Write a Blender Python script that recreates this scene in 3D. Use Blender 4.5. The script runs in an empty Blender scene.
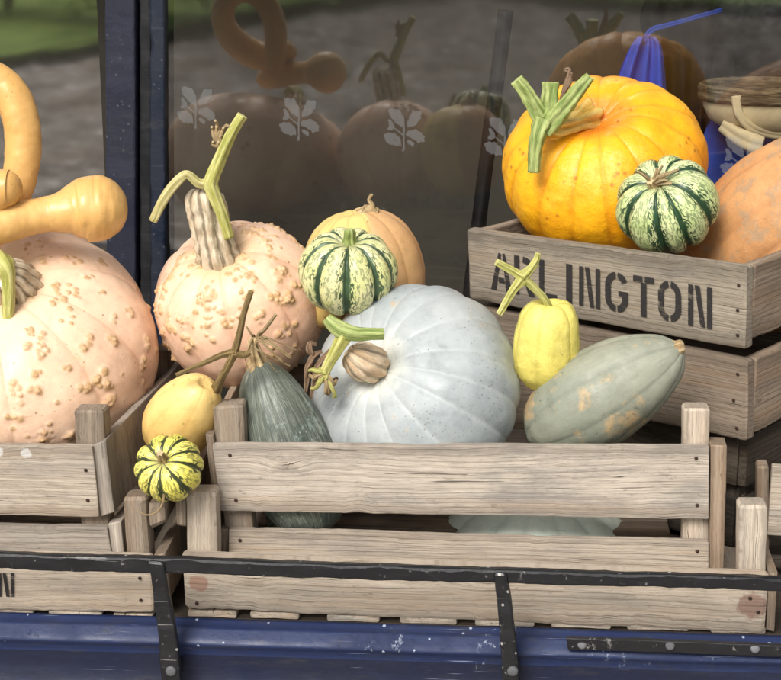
import bpy, bmesh, math, random
import numpy as np
from mathutils import Vector, Matrix, noise
R_ = math.radians
random.seed(7)
sc = bpy.context.scene
C = sc.collection

# ------------------------------------------------------------------ camera
F = 1700.0; IW, IH = 781.0, 680.0
PITCH = R_(16)
CAM = Vector((0, -1.9, 1.656))
FWD = Vector((0, math.cos(PITCH), -math.sin(PITCH)))
RGT = Vector((1, 0, 0))
UPV = RGT.cross(FWD)
cd = bpy.data.cameras.new('camera'); cam = bpy.data.objects.new('camera', cd); C.objects.link(cam)
cd.sensor_fit = 'HORIZONTAL'; cd.sensor_width = 36; cd.lens = F / IW * 36
cd.clip_end = 2000; cd.clip_start = .05
cam.matrix_world = Matrix.Translation(CAM) @ Matrix((RGT, UPV, -FWD)).transposed().to_4x4()
sc.camera = cam

def ray(px, py):
    return (RGT * (px - IW / 2) + UPV * (IH / 2 - py) + FWD * F).normalized()
def at(px, py, Y):
    d = ray(px, py); return CAM + d * ((Y - CAM.y) / d.y)
def per_px(p): return (p - CAM).dot(FWD) / F
def cam_dir(a, b, c):   # picture right, picture up, towards the viewer
    return (RGT * a + UPV * b - FWD * c).normalized()

# ------------------------------------------------------------------ objects
def tag(o, label=None, cat=None, group=None, kind=None):
    if label: o['label'] = label
    if cat: o['category'] = cat
    if group: o['group'] = group
    if kind: o['kind'] = kind
    return o
def empty(name, loc, rz=0):
    o = bpy.data.objects.new(name, None); C.objects.link(o)
    o.location = loc; o.rotation_euler = (0, 0, rz); o.empty_display_size = .02
    return o
def mesh_obj(name, verts, faces, mat, parent=None, smooth=True, attrs=None):
    me = bpy.data.meshes.new(name); me.from_pydata([tuple(v) for v in verts], [], faces)
    for k, (typ, data) in (attrs or {}).items():
        a = me.attributes.new(k, typ, 'POINT')
        if typ == 'FLOAT': a.data.foreach_set('value', np.asarray(data, dtype=np.float32).ravel())
        else: a.data.foreach_set('vector', np.asarray(data, dtype=np.float32).ravel())
    if smooth: me.polygons.foreach_set('use_smooth', [True] * len(me.polygons))
    me.materials.append(mat); me.update()
    o = bpy.data.objects.new(name, me); C.objects.link(o)
    if parent is not None: o.parent = parent
    return o

# ------------------------------------------------------------------ node helper
class NT:
    def __init__(s, name):
        s.m = bpy.data.materials.new(name); s.m.use_nodes = True; s.t = s.m.node_tree
        s.t.nodes.clear(); s.out = s.t.nodes.new('ShaderNodeOutputMaterial')
    def n(s, typ, ins=None, **props):
        nd = s.t.nodes.new('ShaderNode' + typ)
        for k, v in props.items(): setattr(nd, k, v)
        for k, v in (ins or {}).items():
            if isinstance(v, bpy.types.NodeSocket): s.t.links.new(v, nd.inputs[k])
            else:
                if isinstance(v, tuple) and len(v) == 3 and nd.inputs[k].type == 'RGBA': v = v + (1,)
                nd.inputs[k].default_value = v
        return nd
    def attr(s, name, sock='Fac'): return s.n('Attribute', attribute_name=name).outputs[sock]
    def obj(s): return s.n('TexCoord').outputs['Object']
    def noise(s, vec, scale, detail=4, rough=.55, dist=0.):
        return s.n('TexNoise', {'Vector': vec, 'Scale': scale, 'Detail': detail, 'Roughness': rough, 'Distortion': dist}).outputs['Fac']
    def vor(s, vec, scale, rnd=1.):
        return s.n('TexVoronoi', {'Vector': vec, 'Scale': scale, 'Randomness': rnd})
    def mp(s, vec, sc=(1, 1, 1), loc=(0, 0, 0)):
        return s.n('Mapping', {'Vector': vec, 'Scale': sc, 'Location': loc}).outputs['Vector']
    def rng(s, v, a, b, c=0., d=1., smooth=True):
        return s.n('MapRange', {'Value': v, 'From Min': a, 'From Max': b, 'To Min': c, 'To Max': d},
                   interpolation_type='SMOOTHSTEP' if smooth else 'LINEAR').outputs['Result']
    def math(s, op, a, b=0.): return s.n('Math', {0: a, 1: b}, operation=op).outputs[0]
    def mix(s, f, a, b, mode='MIX'):
        nd = s.t.nodes.new('ShaderNodeMix'); nd.data_type = 'RGBA'; nd.blend_type = mode
        for k, v in ((0, f), (6, a), (7, b)):
            if isinstance(v, bpy.types.NodeSocket): s.t.links.new(v, nd.inputs[k])
            else: nd.inputs[k].default_value = v if not isinstance(v, tuple) else (v + (1,) if len(v) == 3 else v)
        return nd.outputs[2]
    def bump(s, h, dist=.001, strength=1., normal=None):
        ins = {'Height': h, 'Distance': dist, 'Strength': strength}
        if normal is not None: ins['Normal'] = normal
        return s.n('Bump', ins).outputs['Normal']
    def finish(s, color, rough=.6, normal=None, spec=.4, **extra):
        ins = {'Base Color': color, 'Roughness': rough, 'Specular IOR Level': spec}
        if normal is not None: ins['Normal'] = normal
        ins.update(extra)
        p = s.n('BsdfPrincipled', ins); s.t.links.new(p.outputs[0], s.out.inputs[0]); return s.m
def rgb(r, g, b):
    f = lambda c: ((c / 255 + .055) / 1.055) ** 2.4 if c > 10 else c / 255 / 12.92
    return (f(r), f(g), f(b))

# ------------------------------------------------------------------ wood
def wood(name, dark, mid, light, spots=(), stain=.5, crk=.5):
    t = NT(name)
    g = t.attr('gco', 'Vector')
    rnd = t.n('ObjectInfo').outputs['Random']
    off = t.n('CombineXYZ', {0: t.math('MULTIPLY', rnd, 37.), 1: t.math('MULTIPLY', rnd, 11.), 2: t.math('MULTIPLY', rnd, 5.)}).outputs[0]
    v = t.n('VectorMath', {0: g, 1: off}, operation='ADD').outputs[0]
    # knots first: the grain bends round them
    kv = t.n('TexVoronoi', {'Vector': t.mp(v, (6.5, 15, 6)), 'Scale': 1., 'Randomness': 1.})
    kd = t.math('ADD', kv.outputs['Distance'], t.math('MULTIPLY', t.math('SUBTRACT', t.noise(v, 130., 4), .5), .06))
    kc = t.n('SeparateColor', {0: kv.outputs['Color']}).outputs[0]
    kon = t.math('GREATER_THAN', kc, .70)
    kbend = t.math('MULTIPLY', t.rng(kd, .34, .0), kon)
    warp = t.noise(t.mp(v, (2.4, 13, 13)), 1., 1, .4)
    dy = t.math('ADD', t.math('MULTIPLY', warp, .028), t.math('MULTIPLY', kbend, .010))
    v2 = t.n('VectorMath', {0: v, 1: t.n('CombineXYZ', {0: 0., 1: dy, 2: t.math('MULTIPLY', warp, .02)}).outputs[0]}, operation='ADD').outputs[0]
    # growth rings cut lengthwise: narrow dark late wood
    band = t.math('FRACT', t.math('MULTIPLY', t.n('SeparateXYZ', {0: v2}).outputs[1], 135.))
    late = t.math('MULTIPLY', t.rng(band, .45, .92), t.rng(band, 1.0, .93))
    fade = t.rng(t.noise(t.mp(v, (4, 26, 26), (3, 1, 8)), 1., 3, .6), .46, .68)
    rings = t.noise(t.mp(v2, (2.2, 260, 190)), 1., 5, .7)
    fib = t.noise(t.mp(v2, (16, 900, 900)), 1., 3, .75)
    col = t.mix(t.rng(rings, .22, .78), mid, light)
    col = t.mix(t.math('MULTIPLY', t.math('MULTIPLY', late, fade), .34), col, dark)
    col = t.mix(t.math('MULTIPLY', t.rng(rings, .42, .28), .34), col, dark)
    col = t.mix(t.math('MULTIPLY', t.rng(fib, .50, .30), .62), col, dark)
    col = t.mix(t.math('MULTIPLY', t.rng(fib, .55, .72), .30), col, tuple(min(1, c * 1.3) for c in light))
    big = t.noise(t.mp(v, (7, 20, 20)), 1., 7, .68)
    gr = sum(mid) / 3
    col = t.mix(t.math('MULTIPLY', t.rng(big, .45, .68), stain), col, (gr * .62, gr * .58, gr * .55))
    col = t.mix(t.math('MULTIPLY', t.rng(big, .46, .28), .35), col, tuple(min(1, c * 1.25) for c in light))
    dirt = t.noise(t.mp(v, (60, 160, 160)), 1., 7, .75)
    col = t.mix(t.math('MULTIPLY', t.rng(dirt, .55, .70), .6), col, tuple(c * .5 for c in mid))
    col = t.mix(t.math('MULTIPLY', t.rng(dirt, .36, .26), .4), col, tuple(min(1, c * 1.4) for c in light))
    ck = t.noise(t.mp(v2, (5.5, 300, 160), (2, 7, 3)), 1., 3, .55)
    crack = t.rng(ck, .325, .295)
    col = t.mix(t.math('MULTIPLY', crack, crk + .35), col, tuple(c * .14 for c in mid))
    knot = t.math('MULTIPLY', t.rng(kd, .085, .045), kon)
    ring = t.math('MULTIPLY', t.rng(kd, .15, .09), kon)
    col = t.mix(t.math('MULTIPLY', ring, .35), col, dark)
    col = t.mix(t.math('MULTIPLY', knot, .85), col, tuple(c * .22 for c in mid))
    wide = t.noise(t.mp(v, (2.2, 26, 20), (7, 3, 1)), 1., 4, .6)
    col = t.mix(t.math('MULTIPLY', t.rng(wide, .52, .66), .45), col, (mid[0] * 1.06, mid[1] * .93, mid[2] * .80))
    spl = t.noise(t.mp(v, (22, 60, 60), (1, 9, 4)), 1., 8, .8)
    col = t.mix(t.math('MULTIPLY', t.rng(spl, .60, .66), .6), col, tuple(c * .42 for c in mid))
    ed = t.math('ADD', t.attr('edge'), t.math('MULTIPLY', t.math('SUBTRACT', t.noise(t.mp(v, (40, 120, 120)), 1., 6, .75), .5), .010))
    col = t.mix(t.math('MULTIPLY', t.rng(ed, .0065, .001), .5), col, tuple(c * .45 for c in mid))
    rp_ = t.n('ValToRGB', {0: rnd}); rp = rp_.color_ramp
    rp.elements[0].color = (.76, .75, .74, 1); rp.elements[1].color = (1.10, 1.08, 1.05, 1)
    e = rp.elements.new(.5); e.color = (1.0, .95, .90, 1)
    e = rp.elements.new(.75); e.color = (.86, .87, .87, 1)
    col = t.mix(1., col, rp_.outputs[0], 'MULTIPLY')
    for (sx, sy, rad, c, amt) in spots:   # stains at a place on the board (gco metres)
        d = t.n('VectorMath', {0: t.mp(g, (1, 1, 0)), 1: (sx, sy, 0)}, operation='DISTANCE').outputs['Value']
        d = t.math('ADD', d, t.math('MULTIPLY', t.math('SUBTRACT', t.noise(g, 90., 6, .75), .5), rad * 1.5))
        col = t.mix(t.math('MULTIPLY', t.math('MULTIPLY', t.rng(d, rad, rad * .7), amt), t.rng(fib, .3, .5, .55, 1.)), col, c)
    h = t.math('ADD', t.math('MULTIPLY', rings, .5), t.math('MULTIPLY', fib, .6))
    h = t.math('SUBTRACT', h, t.math('MULTIPLY', late, .25))
    h = t.math('SUBTRACT', h, t.math('MULTIPLY', crack, 1.4))
    h = t.math('SUBTRACT', h, t.math('MULTIPLY', knot, .5))
    return t.finish(col, .88, t.bump(h, .0013, .85), .15)

W_GREY = wood('weathered_wood', rgb(94, 85, 77), rgb(166, 154, 141), rgb(194, 184, 171), stain=.7)
W_PALE = wood('pale_wood', rgb(112, 100, 87), rgb(184, 170, 153), rgb(210, 199, 183), stain=.45)
W_DARK = wood('dark_wood', rgb(66, 56, 46), rgb(142, 126, 109), rgb(168, 153, 136), stain=.45)
W_SHADE = wood('shaded_wood', rgb(32, 28, 24), rgb(74, 66, 58), rgb(98, 90, 80), stain=.5)  # darkened copy of the wood, shade under and between crates put into its colour
W_BROWN = wood('brown_weathered_wood', rgb(80, 66, 54), rgb(152, 134, 115), rgb(178, 163, 145), stain=.45)
W_BOX = wood('silvered_wood', rgb(70, 63, 54), rgb(148, 137, 121), rgb(175, 165, 148), stain=.6, crk=.4)
W_RED = wood('pale_wood_red_stains', rgb(112, 100, 87), rgb(184, 170, 153), rgb(210, 199, 183),
             spots=((.688, .033, .020, rgb(128, 86, 74), .62), (.018, .034, .013, rgb(150, 96, 74), .6)), stain=.3)
W_PAINT = wood('weathered_wood_paint_flecks', rgb(100, 90, 80), rgb(164, 150, 135), rgb(192, 180, 164),
               spots=((.118, .037, .009, (.7, .69, .66), .6), (.19, .083, .008, (.7, .69, .66), .6), (.155, .084, .007, (.7, .69, .66), .6), (.130, .034, .005, (.7, .69, .66), .6)), stain=.45)

def hexa(name, A, B, mat, parent, r=.0013, wob=.0008):
    """board swept from the end quad A to the end quad B, edges rounded and worn"""
    A = [Vector(a) for a in A]; B = [Vector(b) for b in B]
    ca = sum(A, Vector()) / 4; cb = sum(B, Vector()) / 4
    L = (cb - ca).length; seg = max(3, int(L / .009))
    w = (A[0] - A[3]).length; th = (A[0] - A[1]).length
    yy_of = lambda k: w if k < 2 else 0.
    zz_of = lambda k: th if k in (1, 2) else 0.
    sd = Vector((random.uniform(0, 90), random.uniform(0, 90), random.uniform(0, 90)))
    ts = [(0, .75)] + [(r / L, 1)] + [(i / seg, 1) for i in range(1, seg)] + [(1 - r / L, 1)] + [(1, .75)]
    V, G, rings, ED = [], [], [], []
    for i, (t, cap) in enumerate(ts):
        c4 = [A[k].lerp(B[k], t) for k in range(4)]
        cen = sum(c4, Vector()) / 4
        ring = []
        for k in range(4):
            p, q, s = c4[k], c4[k - 1], c4[(k + 1) % 4]
            d1 = (q - p).normalized(); d2 = (s - p).normalized()
            rr = r * max(.25, 1 + .8 * noise.noise(p * 30 + sd) + .6 * noise.noise(p * 140 + sd)) + .012 * max(0, noise.noise(p * 22 - sd) - .42) + (.004 * max(0, noise.noise(p * 90 - sd) - .3))
            for ei, pt in enumerate((p + d1 * rr, p + (d1 + d2) * rr * .30, p + d2 * rr, (p + s) * .5)):
                if ei == 3:
                    kk = (k + 1) % 4; yy = (yy_of(k) + yy_of(kk)) / 2; zz = (zz_of(k) + zz_of(kk)) / 2
                else: yy, zz = yy_of(k), zz_of(k)
                if cap < 1:
                    dd = cen - pt; pt = pt + dd.normalized() * r * .7
                fr = noise.noise_vector(pt * 9 + sd) * wob * 1.3 + noise.noise_vector(pt * 45 + sd) * wob * .45
                ring.append(len(V)); V.append(pt + fr)
                G.append((t * L, yy, zz)); ED.append(.5 * min((p - s).length, .03) if ei == 3 else 0.)
        rings.append(ring)
    Fc = []
    m = 16
    for a, b in zip(rings[:-1], rings[1:]):
        for k in range(m): Fc.append((a[k], a[(k + 1) % m], b[(k + 1) % m], b[k]))
    Fc.append(tuple(reversed(rings[0]))); Fc.append(tuple(rings[-1]))
    o = mesh_obj(name, V, Fc, mat, parent, True, {'gco': ('FLOAT_VECTOR', G), 'edge': ('FLOAT', ED)})
    bm = bmesh.new(); bm.from_mesh(o.data); bmesh.ops.recalc_face_normals(bm, faces=bm.faces); bm.to_mesh(o.data); bm.free()
    o.data.set_sharp_from_angle(angle=R_(13))
    return o

class Frame:
    """vertical front plane of a crate / window: u to the right, n into the scene"""
    def __init__(s, px, py, Y, yaw, zbase):
        a = R_(yaw); s.rz = -a
        s.u = Vector((math.cos(a), -math.sin(a), 0)); s.n = Vector((math.sin(a), math.cos(a), 0))
        p = at(px, py, Y); s.O = Vector((p.x, p.y, zbase))
    def uz(s, px, py, noff=0.):
        d = ray(px, py); q = s.O + s.n * noff - CAM
        p = CAM + d * (q.dot(s.n) / d.dot(s.n)) - s.O
        return (p.dot(s.u), p.z)
    def world(s, u, n, z): return s.O + s.u * u + s.n * n + Vector((0, 0, z))
    def root(s, name): return empty(name, s.O, s.rz)
    def slat(s, root, name, pix, n0, n1, mat, **k):
        """board lying in the plane: pix = TL, TR, BR, BL picture corners of its front face"""
        tl, tr, br, bl = [s.uz(x, y, n0) for x, y in pix]
        return hexa(name, [(tl[0], n0, tl[1]), (tl[0] , n1, tl[1]), (bl[0], n1, bl[1]), (bl[0], n0, bl[1])],
                    [(tr[0], n0, tr[1]), (tr[0], n1, tr[1]), (br[0], n1, br[1]), (br[0], n0, br[1])], mat, root, **k)
    def post(s, root, name, pix, n0, n1, mat, **k):
        tl, tr, br, bl = [s.uz(x, y, n0) for x, y in pix]
        return hexa(name, [(bl[0], n0, bl[1]), (bl[0], n1, bl[1]), (br[0], n1, br[1]), (br[0], n0, br[1])],
                    [(tl[0], n0, tl[1]), (tl[0], n1, tl[1]), (tr[0], n1, tr[1]), (tr[0], n0, tr[1])], mat, root, **k)
def boxboard(root, name, u0, u1, n0, n1, z0, z1, mat, along='u', **k):
    if along == 'u':
        A = [(u0, n0, z1), (u0, n1, z1), (u0, n1, z0), (u0, n0, z0)]; B = [(u1,) + a[1:] for a in A]
    elif along == 'n':
        A = [(u0, n0, z1), (u1, n0, z1), (u1, n0, z0), (u0, n0, z0)]; B = [(a[0], n1, a[2]) for a in A]
    else:
        A = [(u0, n0, z0), (u0, n1, z0), (u1, n1, z0), (u1, n0, z0)]; B = [a[:2] + (z1,) for a in A]
    return hexa(name, A, B, mat, root, **k)

# ------------------------------------------------------------------ simple materials
def mat_paint(name, col, rough=.3, scuff=.5, scuffcol=(.45, .47, .5), chip=0.):
    t = NT(name); v = t.obj()
    n1 = t.noise(v, 9., 6, .6)
    c = t.mix(t.math('MULTIPLY', t.rng(n1, .4, .75), .6), col, tuple(x * .45 for x in col))
    grm = t.noise(t.mp(v, (14, 40, 60)), 1., 9, .75); c = t.mix(t.math('MULTIPLY', t.rng(grm, .52, .66), .45), c, (.035, .034, .036))
    n2 = t.noise(t.mp(v, (6, 30, 30)), 1., 6, .65)
    c = t.mix(t.math('MULTIPLY', t.rng(n2, .5, .7), .35), c, tuple(min(1, x * 1.7 + .01) for x in col))
    pt = t.noise(v, 7., 4, .6)
    # long fine scratches, scuffed patches, flecks and chips
    s1 = t.noise(t.mp(v, (7, 200, 420)), 1., 3, .6)
    c = t.mix(t.math('MULTIPLY', t.math('MULTIPLY', t.rng(s1, .665, .70), t.rng(pt, .42, .55)), scuff * .9), c, scuffcol)
    s2 = t.noise(t.mp(v, (90, 90, 60), (4, 2, 9)), 1., 9, .8)
    s2m = t.math('MULTIPLY', t.rng(s2, .56, .61), t.rng(t.noise(v, 11., 3, .5), .60, .66))
    c = t.mix(t.math('MULTIPLY', s2m, scuff), c, scuffcol)
    vo = t.vor(v, 90.); cs = t.n('SeparateColor', {0: vo.outputs['Color']}).outputs[1]
    dd = t.math('ADD', vo.outputs['Distance'], t.math('MULTIPLY', t.math('SUBTRACT', t.noise(v, 300., 4), .5), .25))
    fl = t.math('MULTIPLY', t.rng(dd, .20, .14), t.math('GREATER_THAN', cs, .90))
    c = t.mix(t.math('MULTIPLY', fl, scuff), c, tuple(min(1, x * 1.4) for x in scuffcol))
    ch = t.noise(v, 75., 8, .78)
    chm = t.rng(ch, .62, .645)
    if chip: c = t.mix(t.math('MULTIPLY', chm, chip), c, tuple(min(1, x * 1.2) for x in scuffcol))
    else: c = t.mix(t.math('MULTIPLY', t.rng(ch, .66, .68), scuff * .8), c, (.02, .02, .025))
    h = t.math('SUBTRACT', t.noise(v, 140., 6, .65), t.math('MULTIPLY', chm, .4))
    return t.finish(c, t.rng(n1, .3, .7, rough * .7, rough * 1.6), t.bump(h, .0009, .6), .5)
BLUE = mat_paint('worn_blue_paint', rgb(25, 40, 78), .5, 1., rgb(140, 148, 165))
BLUE_D = mat_paint('worn_navy_paint', rgb(20, 27, 52), .5, 1., rgb(125, 130, 150))
NAVY = mat_paint('navy_frame_paint', rgb(24, 27, 46), .4, .08)
NAVY2 = mat_paint('deep_blue_frame_paint', rgb(14, 25, 44), .4, .08)
BLACKG = mat_paint('black_gasket', rgb(14, 14, 17), .6, .0)
IRON = mat_paint('worn_black_iron', rgb(24, 24, 26), .36, .9, rgb(140, 136, 132), .55)
STEEL = mat_paint('dull_bolt_steel', rgb(92, 92, 94), .5, .6, (.1, .1, .1), .4)
def plain(name, col, rough=.8, var=.3, scale=25.):
    t = NT(name); v = t.obj()
    c = t.mix(t.rng(t.noise(v, scale, 6, .6), .3, .7), tuple(x * (1 - var) for x in col), tuple(min(1, x * (1 + var)) for x in col))
    return t.finish(c, rough, t.bump(t.noise(v, scale * 8, 4), .0006, .5), .3)

# ------------------------------------------------------------------ the cart
BED = .75
fc = Frame(390, 625, 0.0, 4, BED)      # front of the crates on the cart bed
cart = fc.root('display_cart')
tag(cart, 'worn blue painted cart with a black iron rail carrying all the crates', 'cart')
def extrude_profile(name, prof, u0, u1, mat, root, seg=60):
    """prof: list of (n, z); open strip swept along u"""
    V, Fc = [], []
    for i in range(seg + 1):
        u = u0 + (u1 - u0) * i / seg
        for k, (n, z) in enumerate(prof):
            w = .0009 * noise.noise(Vector((u * 9, n * 20, z * 20 + 4)))
            V.append((u, n + w, z + w))
    m = len(prof)
    for i in range(seg):
        for k in range(m - 1): Fc.append((i * m + k, (i + 1) * m + k, (i + 1) * m + k + 1, i * m + k + 1))
    o = mesh_obj(name, V, Fc, mat, root)
    bm = bmesh.new(); bm.from_mesh(o.data); bmesh.ops.recalc_face_normals(bm, faces=bm.faces); bm.to_mesh(o.data); bm.free()
    return o
zl = lambda py, n: fc.uz(390, py, n)[1]
nL = -.040
z1 = zl(630, -.02); z2 = zl(650, nL - .005)
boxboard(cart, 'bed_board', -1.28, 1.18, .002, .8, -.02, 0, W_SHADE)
ledge_prof = [(.0015, -.020), (.0015, 0.0), (-.006, -.0005), (-.008, -.004), (-.009, z1 + .003), (-.012, z1 + .0008), (-.020, z1 - .0004), (-.027, z1 - .0008), (-.029, z1 - .0002), (-.031, z1 - .0022),
              (nL - .001, z2 + .006), (nL - .004, z2 + .0025), (nL - .006, z2), (nL - .0055, z2 - .003), (nL - .002, z2 - .006), (nL - .002, z2 - .016)]
extrude_profile('bed_edge', ledge_prof, -1.3, 1.2, BLUE, cart)
z3 = z2 - .012
extrude_profile('side_panel', [(nL - .002, z3), (nL + .0, z3 - .02), (nL + .001, z3 - .055), (nL - .003, z3 - .058), (nL - .003, z3 - .064), (nL + .002, z3 - .068), (nL + .004, z3 - .33), (nL + .03, z3 - .35)], -1.3, 1.2, BLUE_D, cart)
# iron corner plate with bolts on the right of the bed edge
pl = fc.slat(cart, 'edge_plate', [(566, 638), (790, 646), (790, 658), (568, 650)], nL - .010, nL - .003, IRON, r=.0015)
def disc(name, c, rad, hgt, mat, parent, axis=Vector((0, -1, 0))):
    V, Fc = [], []; q = Vector((0, 0, 1)).rotation_difference(axis)
    prof = [(rad, 0), (rad, hgt * .5), (rad * .8, hgt * .85), (rad * .4, hgt), (.0001, hgt)]
    m = 18
    for r, h in prof:
        for i in range(m):
            a = 2 * math.pi * i / m; V.append(Vector(c) + q @ Vector((r * math.cos(a), r * math.sin(a), h)))
    for j in range(len(prof) - 1):
        for i in range(m): Fc.append((j * m + i, j * m + (i + 1) % m, (j + 1) * m + (i + 1) % m, (j + 1) * m + i))
    return mesh_obj(name, V, Fc, mat, parent)
for px, py in ((582, 646), (670, 647), (755, 650)):
    u, z = fc.uz(px, py - 1, nL - .010); disc('bolt', (u, nL - .0098, z), .0055, .0025, STEEL, pl, Vector((0, -.8, .6)))
# four plain legs and wheels are out of frame; trestle legs carry the bed
for u in (-1.15, 1.05):
    for n in (.05, .7): boxboard(cart, 'leg', u - .03, u + .03, n - .03, n + .03, -BED, -.021, BLUE_D, 'z', r=.004)
# rail
nR = -.075
rail = fc.slat(cart, 'rail', [(-60, 552), (900, 583), (900, 596), (-60, 568)], nR, nR + .012, IRON, r=.003, wob=.0012)
for pix in ([(149, 561), (165, 562), (182, 700), (162, 700)], [(495, 573), (508, 573), (523, 700), (504, 700)], [(905, 585), (919, 585), (937, 700), (917, 700)], [(-190, 550), (-176, 550), (-160, 700), (-178, 700)]):
    p = fc.post(cart, 'rail_post', pix, nR - .004, nR + .009, IRON, r=.003, wob=.0028)
    cx = pix[3][0] * .7 + pix[2][0] * .3 + 3
    u, z = fc.uz(cx, 671, nR - .004)
    disc('bolt', (u, nR - .004, z), .0065, .004, STEEL, p)
    boxboard(p, 'bracket', u - .008, u + .008, nR + .010, nL - .002, z - .02, z + .0, IRON, 'n', r=.002)

# ------------------------------------------------------------------ crates
def crate_rest(f, root, u0, u1, dep, z0, zs, mat, zpost, ends=True, floor_z=None, th=.011, pw=.03, endmat=None, postback=True, tone=None):
    """back slats, end boards, floor slats and rear posts in crate coordinates; zs = list of (zbot, ztop) courses"""
    for a, b in zs:
        boxboard(root, 'slat', u0, u1, dep - th, dep, a, b, mat)
    if ends:
        for a, b in zs:
            boxboard(root, 'end_board', u1 + .001, u1 + .001 + th, .004, dep - .002, a + .001, b + .002, endmat or mat, 'n')
            boxboard(root, 'end_board', u0 - .001 - th, u0 - .001, .004, dep - .002, a + .001, b + .002, endmat or mat, 'n')
    if postback:
        boxboard(root, 'corner_post', u0 + .001, u0 + pw, dep - th - .028, dep - th - .001, z0 + .004, zpost, mat, 'z')
        boxboard(root, 'corner_post', u1 - pw, u1 - .001, dep - th - .028, dep - th - .001, z0 + .004, zpost, mat, 'z')

# A : upper middle crate ------------------------------------------------------------
def nail(parent, p):
    disc('nail', p, .0022, .0012, NAILM, parent)
NAILM = plain('rusty_nail', rgb(58, 42, 34), .7)

BZ = BED + .009   # crates stand on their floor slats
fA = Frame(460, 560, .045, 4, fc.O.z)
A = fA.root('slatted_crate')
tag(A, 'upper middle grey slatted crate holding the blue pumpkin and the grey-green squash', 'crate', 'slatted wooden crates on the cart')
a1 = fA.slat(A, 'slat', [(213, 444.5), (709.5, 447), (708.5, 519.5), (221, 511)], 0, .012, W_GREY)
a2 = fA.slat(A, 'slat', [(229, 529.5), (709, 542.5), (709, 573), (229, 566)], 0, .012, W_PALE)
p1 = fA.post(A, 'corner_post', [(212, 407), (243, 405), (257, 576), (229, 576)], .013, .042, W_BROWN, r=.003)
p2 = fA.post(A, 'corner_post', [(683, 409), (710, 409), (708, 580), (682, 580)], .013, .040, W_PALE, r=.003)
uL, zt = fA.uz(222, 512); uR, zt2 = fA.uz(709, 447); zl0 = fA.uz(709, 543)[1]; zb0 = fA.uz(709, 573)[1]; zg = fA.uz(709, 519)[1]
fA.post(A, 'end_board', [(205, 434), (212.6, 435), (221, 504), (212.5, 502)], .004, .33, W_BROWN)
fA.post(A, 'batten', [(710.5, 445), (727, 446), (724, 578), (709.6, 578)], .003, .034, W_BROWN)
fA.post(A, 'end_board', [(711, 480), (722, 480), (721, 574), (710, 574)], .035, .33, W_DARK)
fA.post(A, 'end_board', [(221, 530), (228, 530), (228, 568), (221, 568)], .004, .33, W_BROWN)
for a, b in ((zg, zt2 - .004), (zb0, zl0)): boxboard(A, 'slat', uL, uR, .32, .332, a, b, W_DARK)
for uu in (uL + .012, uR - .04): boxboard(A, 'corner_post', uu, uu + .028, .29, .319, zb0, zt2 + .035, W_DARK, 'z')
nfl = 6
for i in range(nfl):
    n0 = .016 + i * .05
    boxboard(A, 'floor_slat', uL + .03, uR - .03, n0 + .03, n0 + .072, zb0 + .001, zb0 + .009, W_DARK)
for px, py in ((696, 458), (697, 505), (230, 455), (236, 500)):
    u, z = fA.uz(px, py); nail(a1, (u, -.001, z))
for px, py in ((697, 551), (240, 540)):
    u, z = fA.uz(px, py); nail(a2, (u, -.001, z))

# B : lower middle crate ------------------------------------------------------------
B = fc.root('slatted_crate')
tag(B, 'lower middle pale crate with reddish stain, behind the rail under the upper crate', 'crate', 'slatted wooden crates on the cart')
b1 = fc.slat(B, 'slat', [(182, 553), (769, 573), (764, 634), (186, 609)], 0, .013, W_RED, r=.004)
fc.post(B, 'corner_post', [(185, 493), (216, 493), (219, 600), (188, 600)], .014, .045, W_PALE, r=.004)
fc.post(B, 'corner_post', [(739, 506), (768, 506), (765, 620), (738, 620)], .014, .045, W_PALE, r=.004)
uB0, _ = fc.uz(184, 580); uB1, zB1 = fc.uz(767, 580); zBl = fc.uz(400, 615)[1]; zBt = fc.uz(400, 560)[1]
fc.post(B, 'end_board', [(174.5, 500), (184.5, 499), (185.5, 527), (176, 526)], .012, .42, W_BROWN, r=.003)
fc.post(B, 'end_board', [(769, 574), (778, 574), (774, 632), (766, 630)], .003, .42, W_BROWN)
boxboard(B, 'slat', uB0, uB1, .408, .42, zBl, zBt, W_DARK)
for uu in (uB0 + .002, uB1 - .03): boxboard(B, 'corner_post', uu, uu + .028, .378, .407, .0, zBt + .07, W_DARK, 'z')
for x0, x1 in ((187, 236), (250, 299), (327, 380), (400, 457), (475, 535), (551, 612), (627, 690), (711, 766)):
    ym = 611 + (x0 - 187) * .041
    uu0 = fc.uz(x0, ym)[0]; uu1 = fc.uz(x1, ym)[0]
    zz = fc.uz((x0 + x1) / 2, ym + 1)[1]
    boxboard(B, 'floor_slat', uu0, uu1, .0015, .405, .0015, max(.009, zz), W_PALE, 'n', r=.0015)
for px, py in ((197, 603), (758, 612), (203, 566), (750, 598)):
    u, z = fc.uz(px, py); nail(b1, (u, -.001, z))

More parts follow.
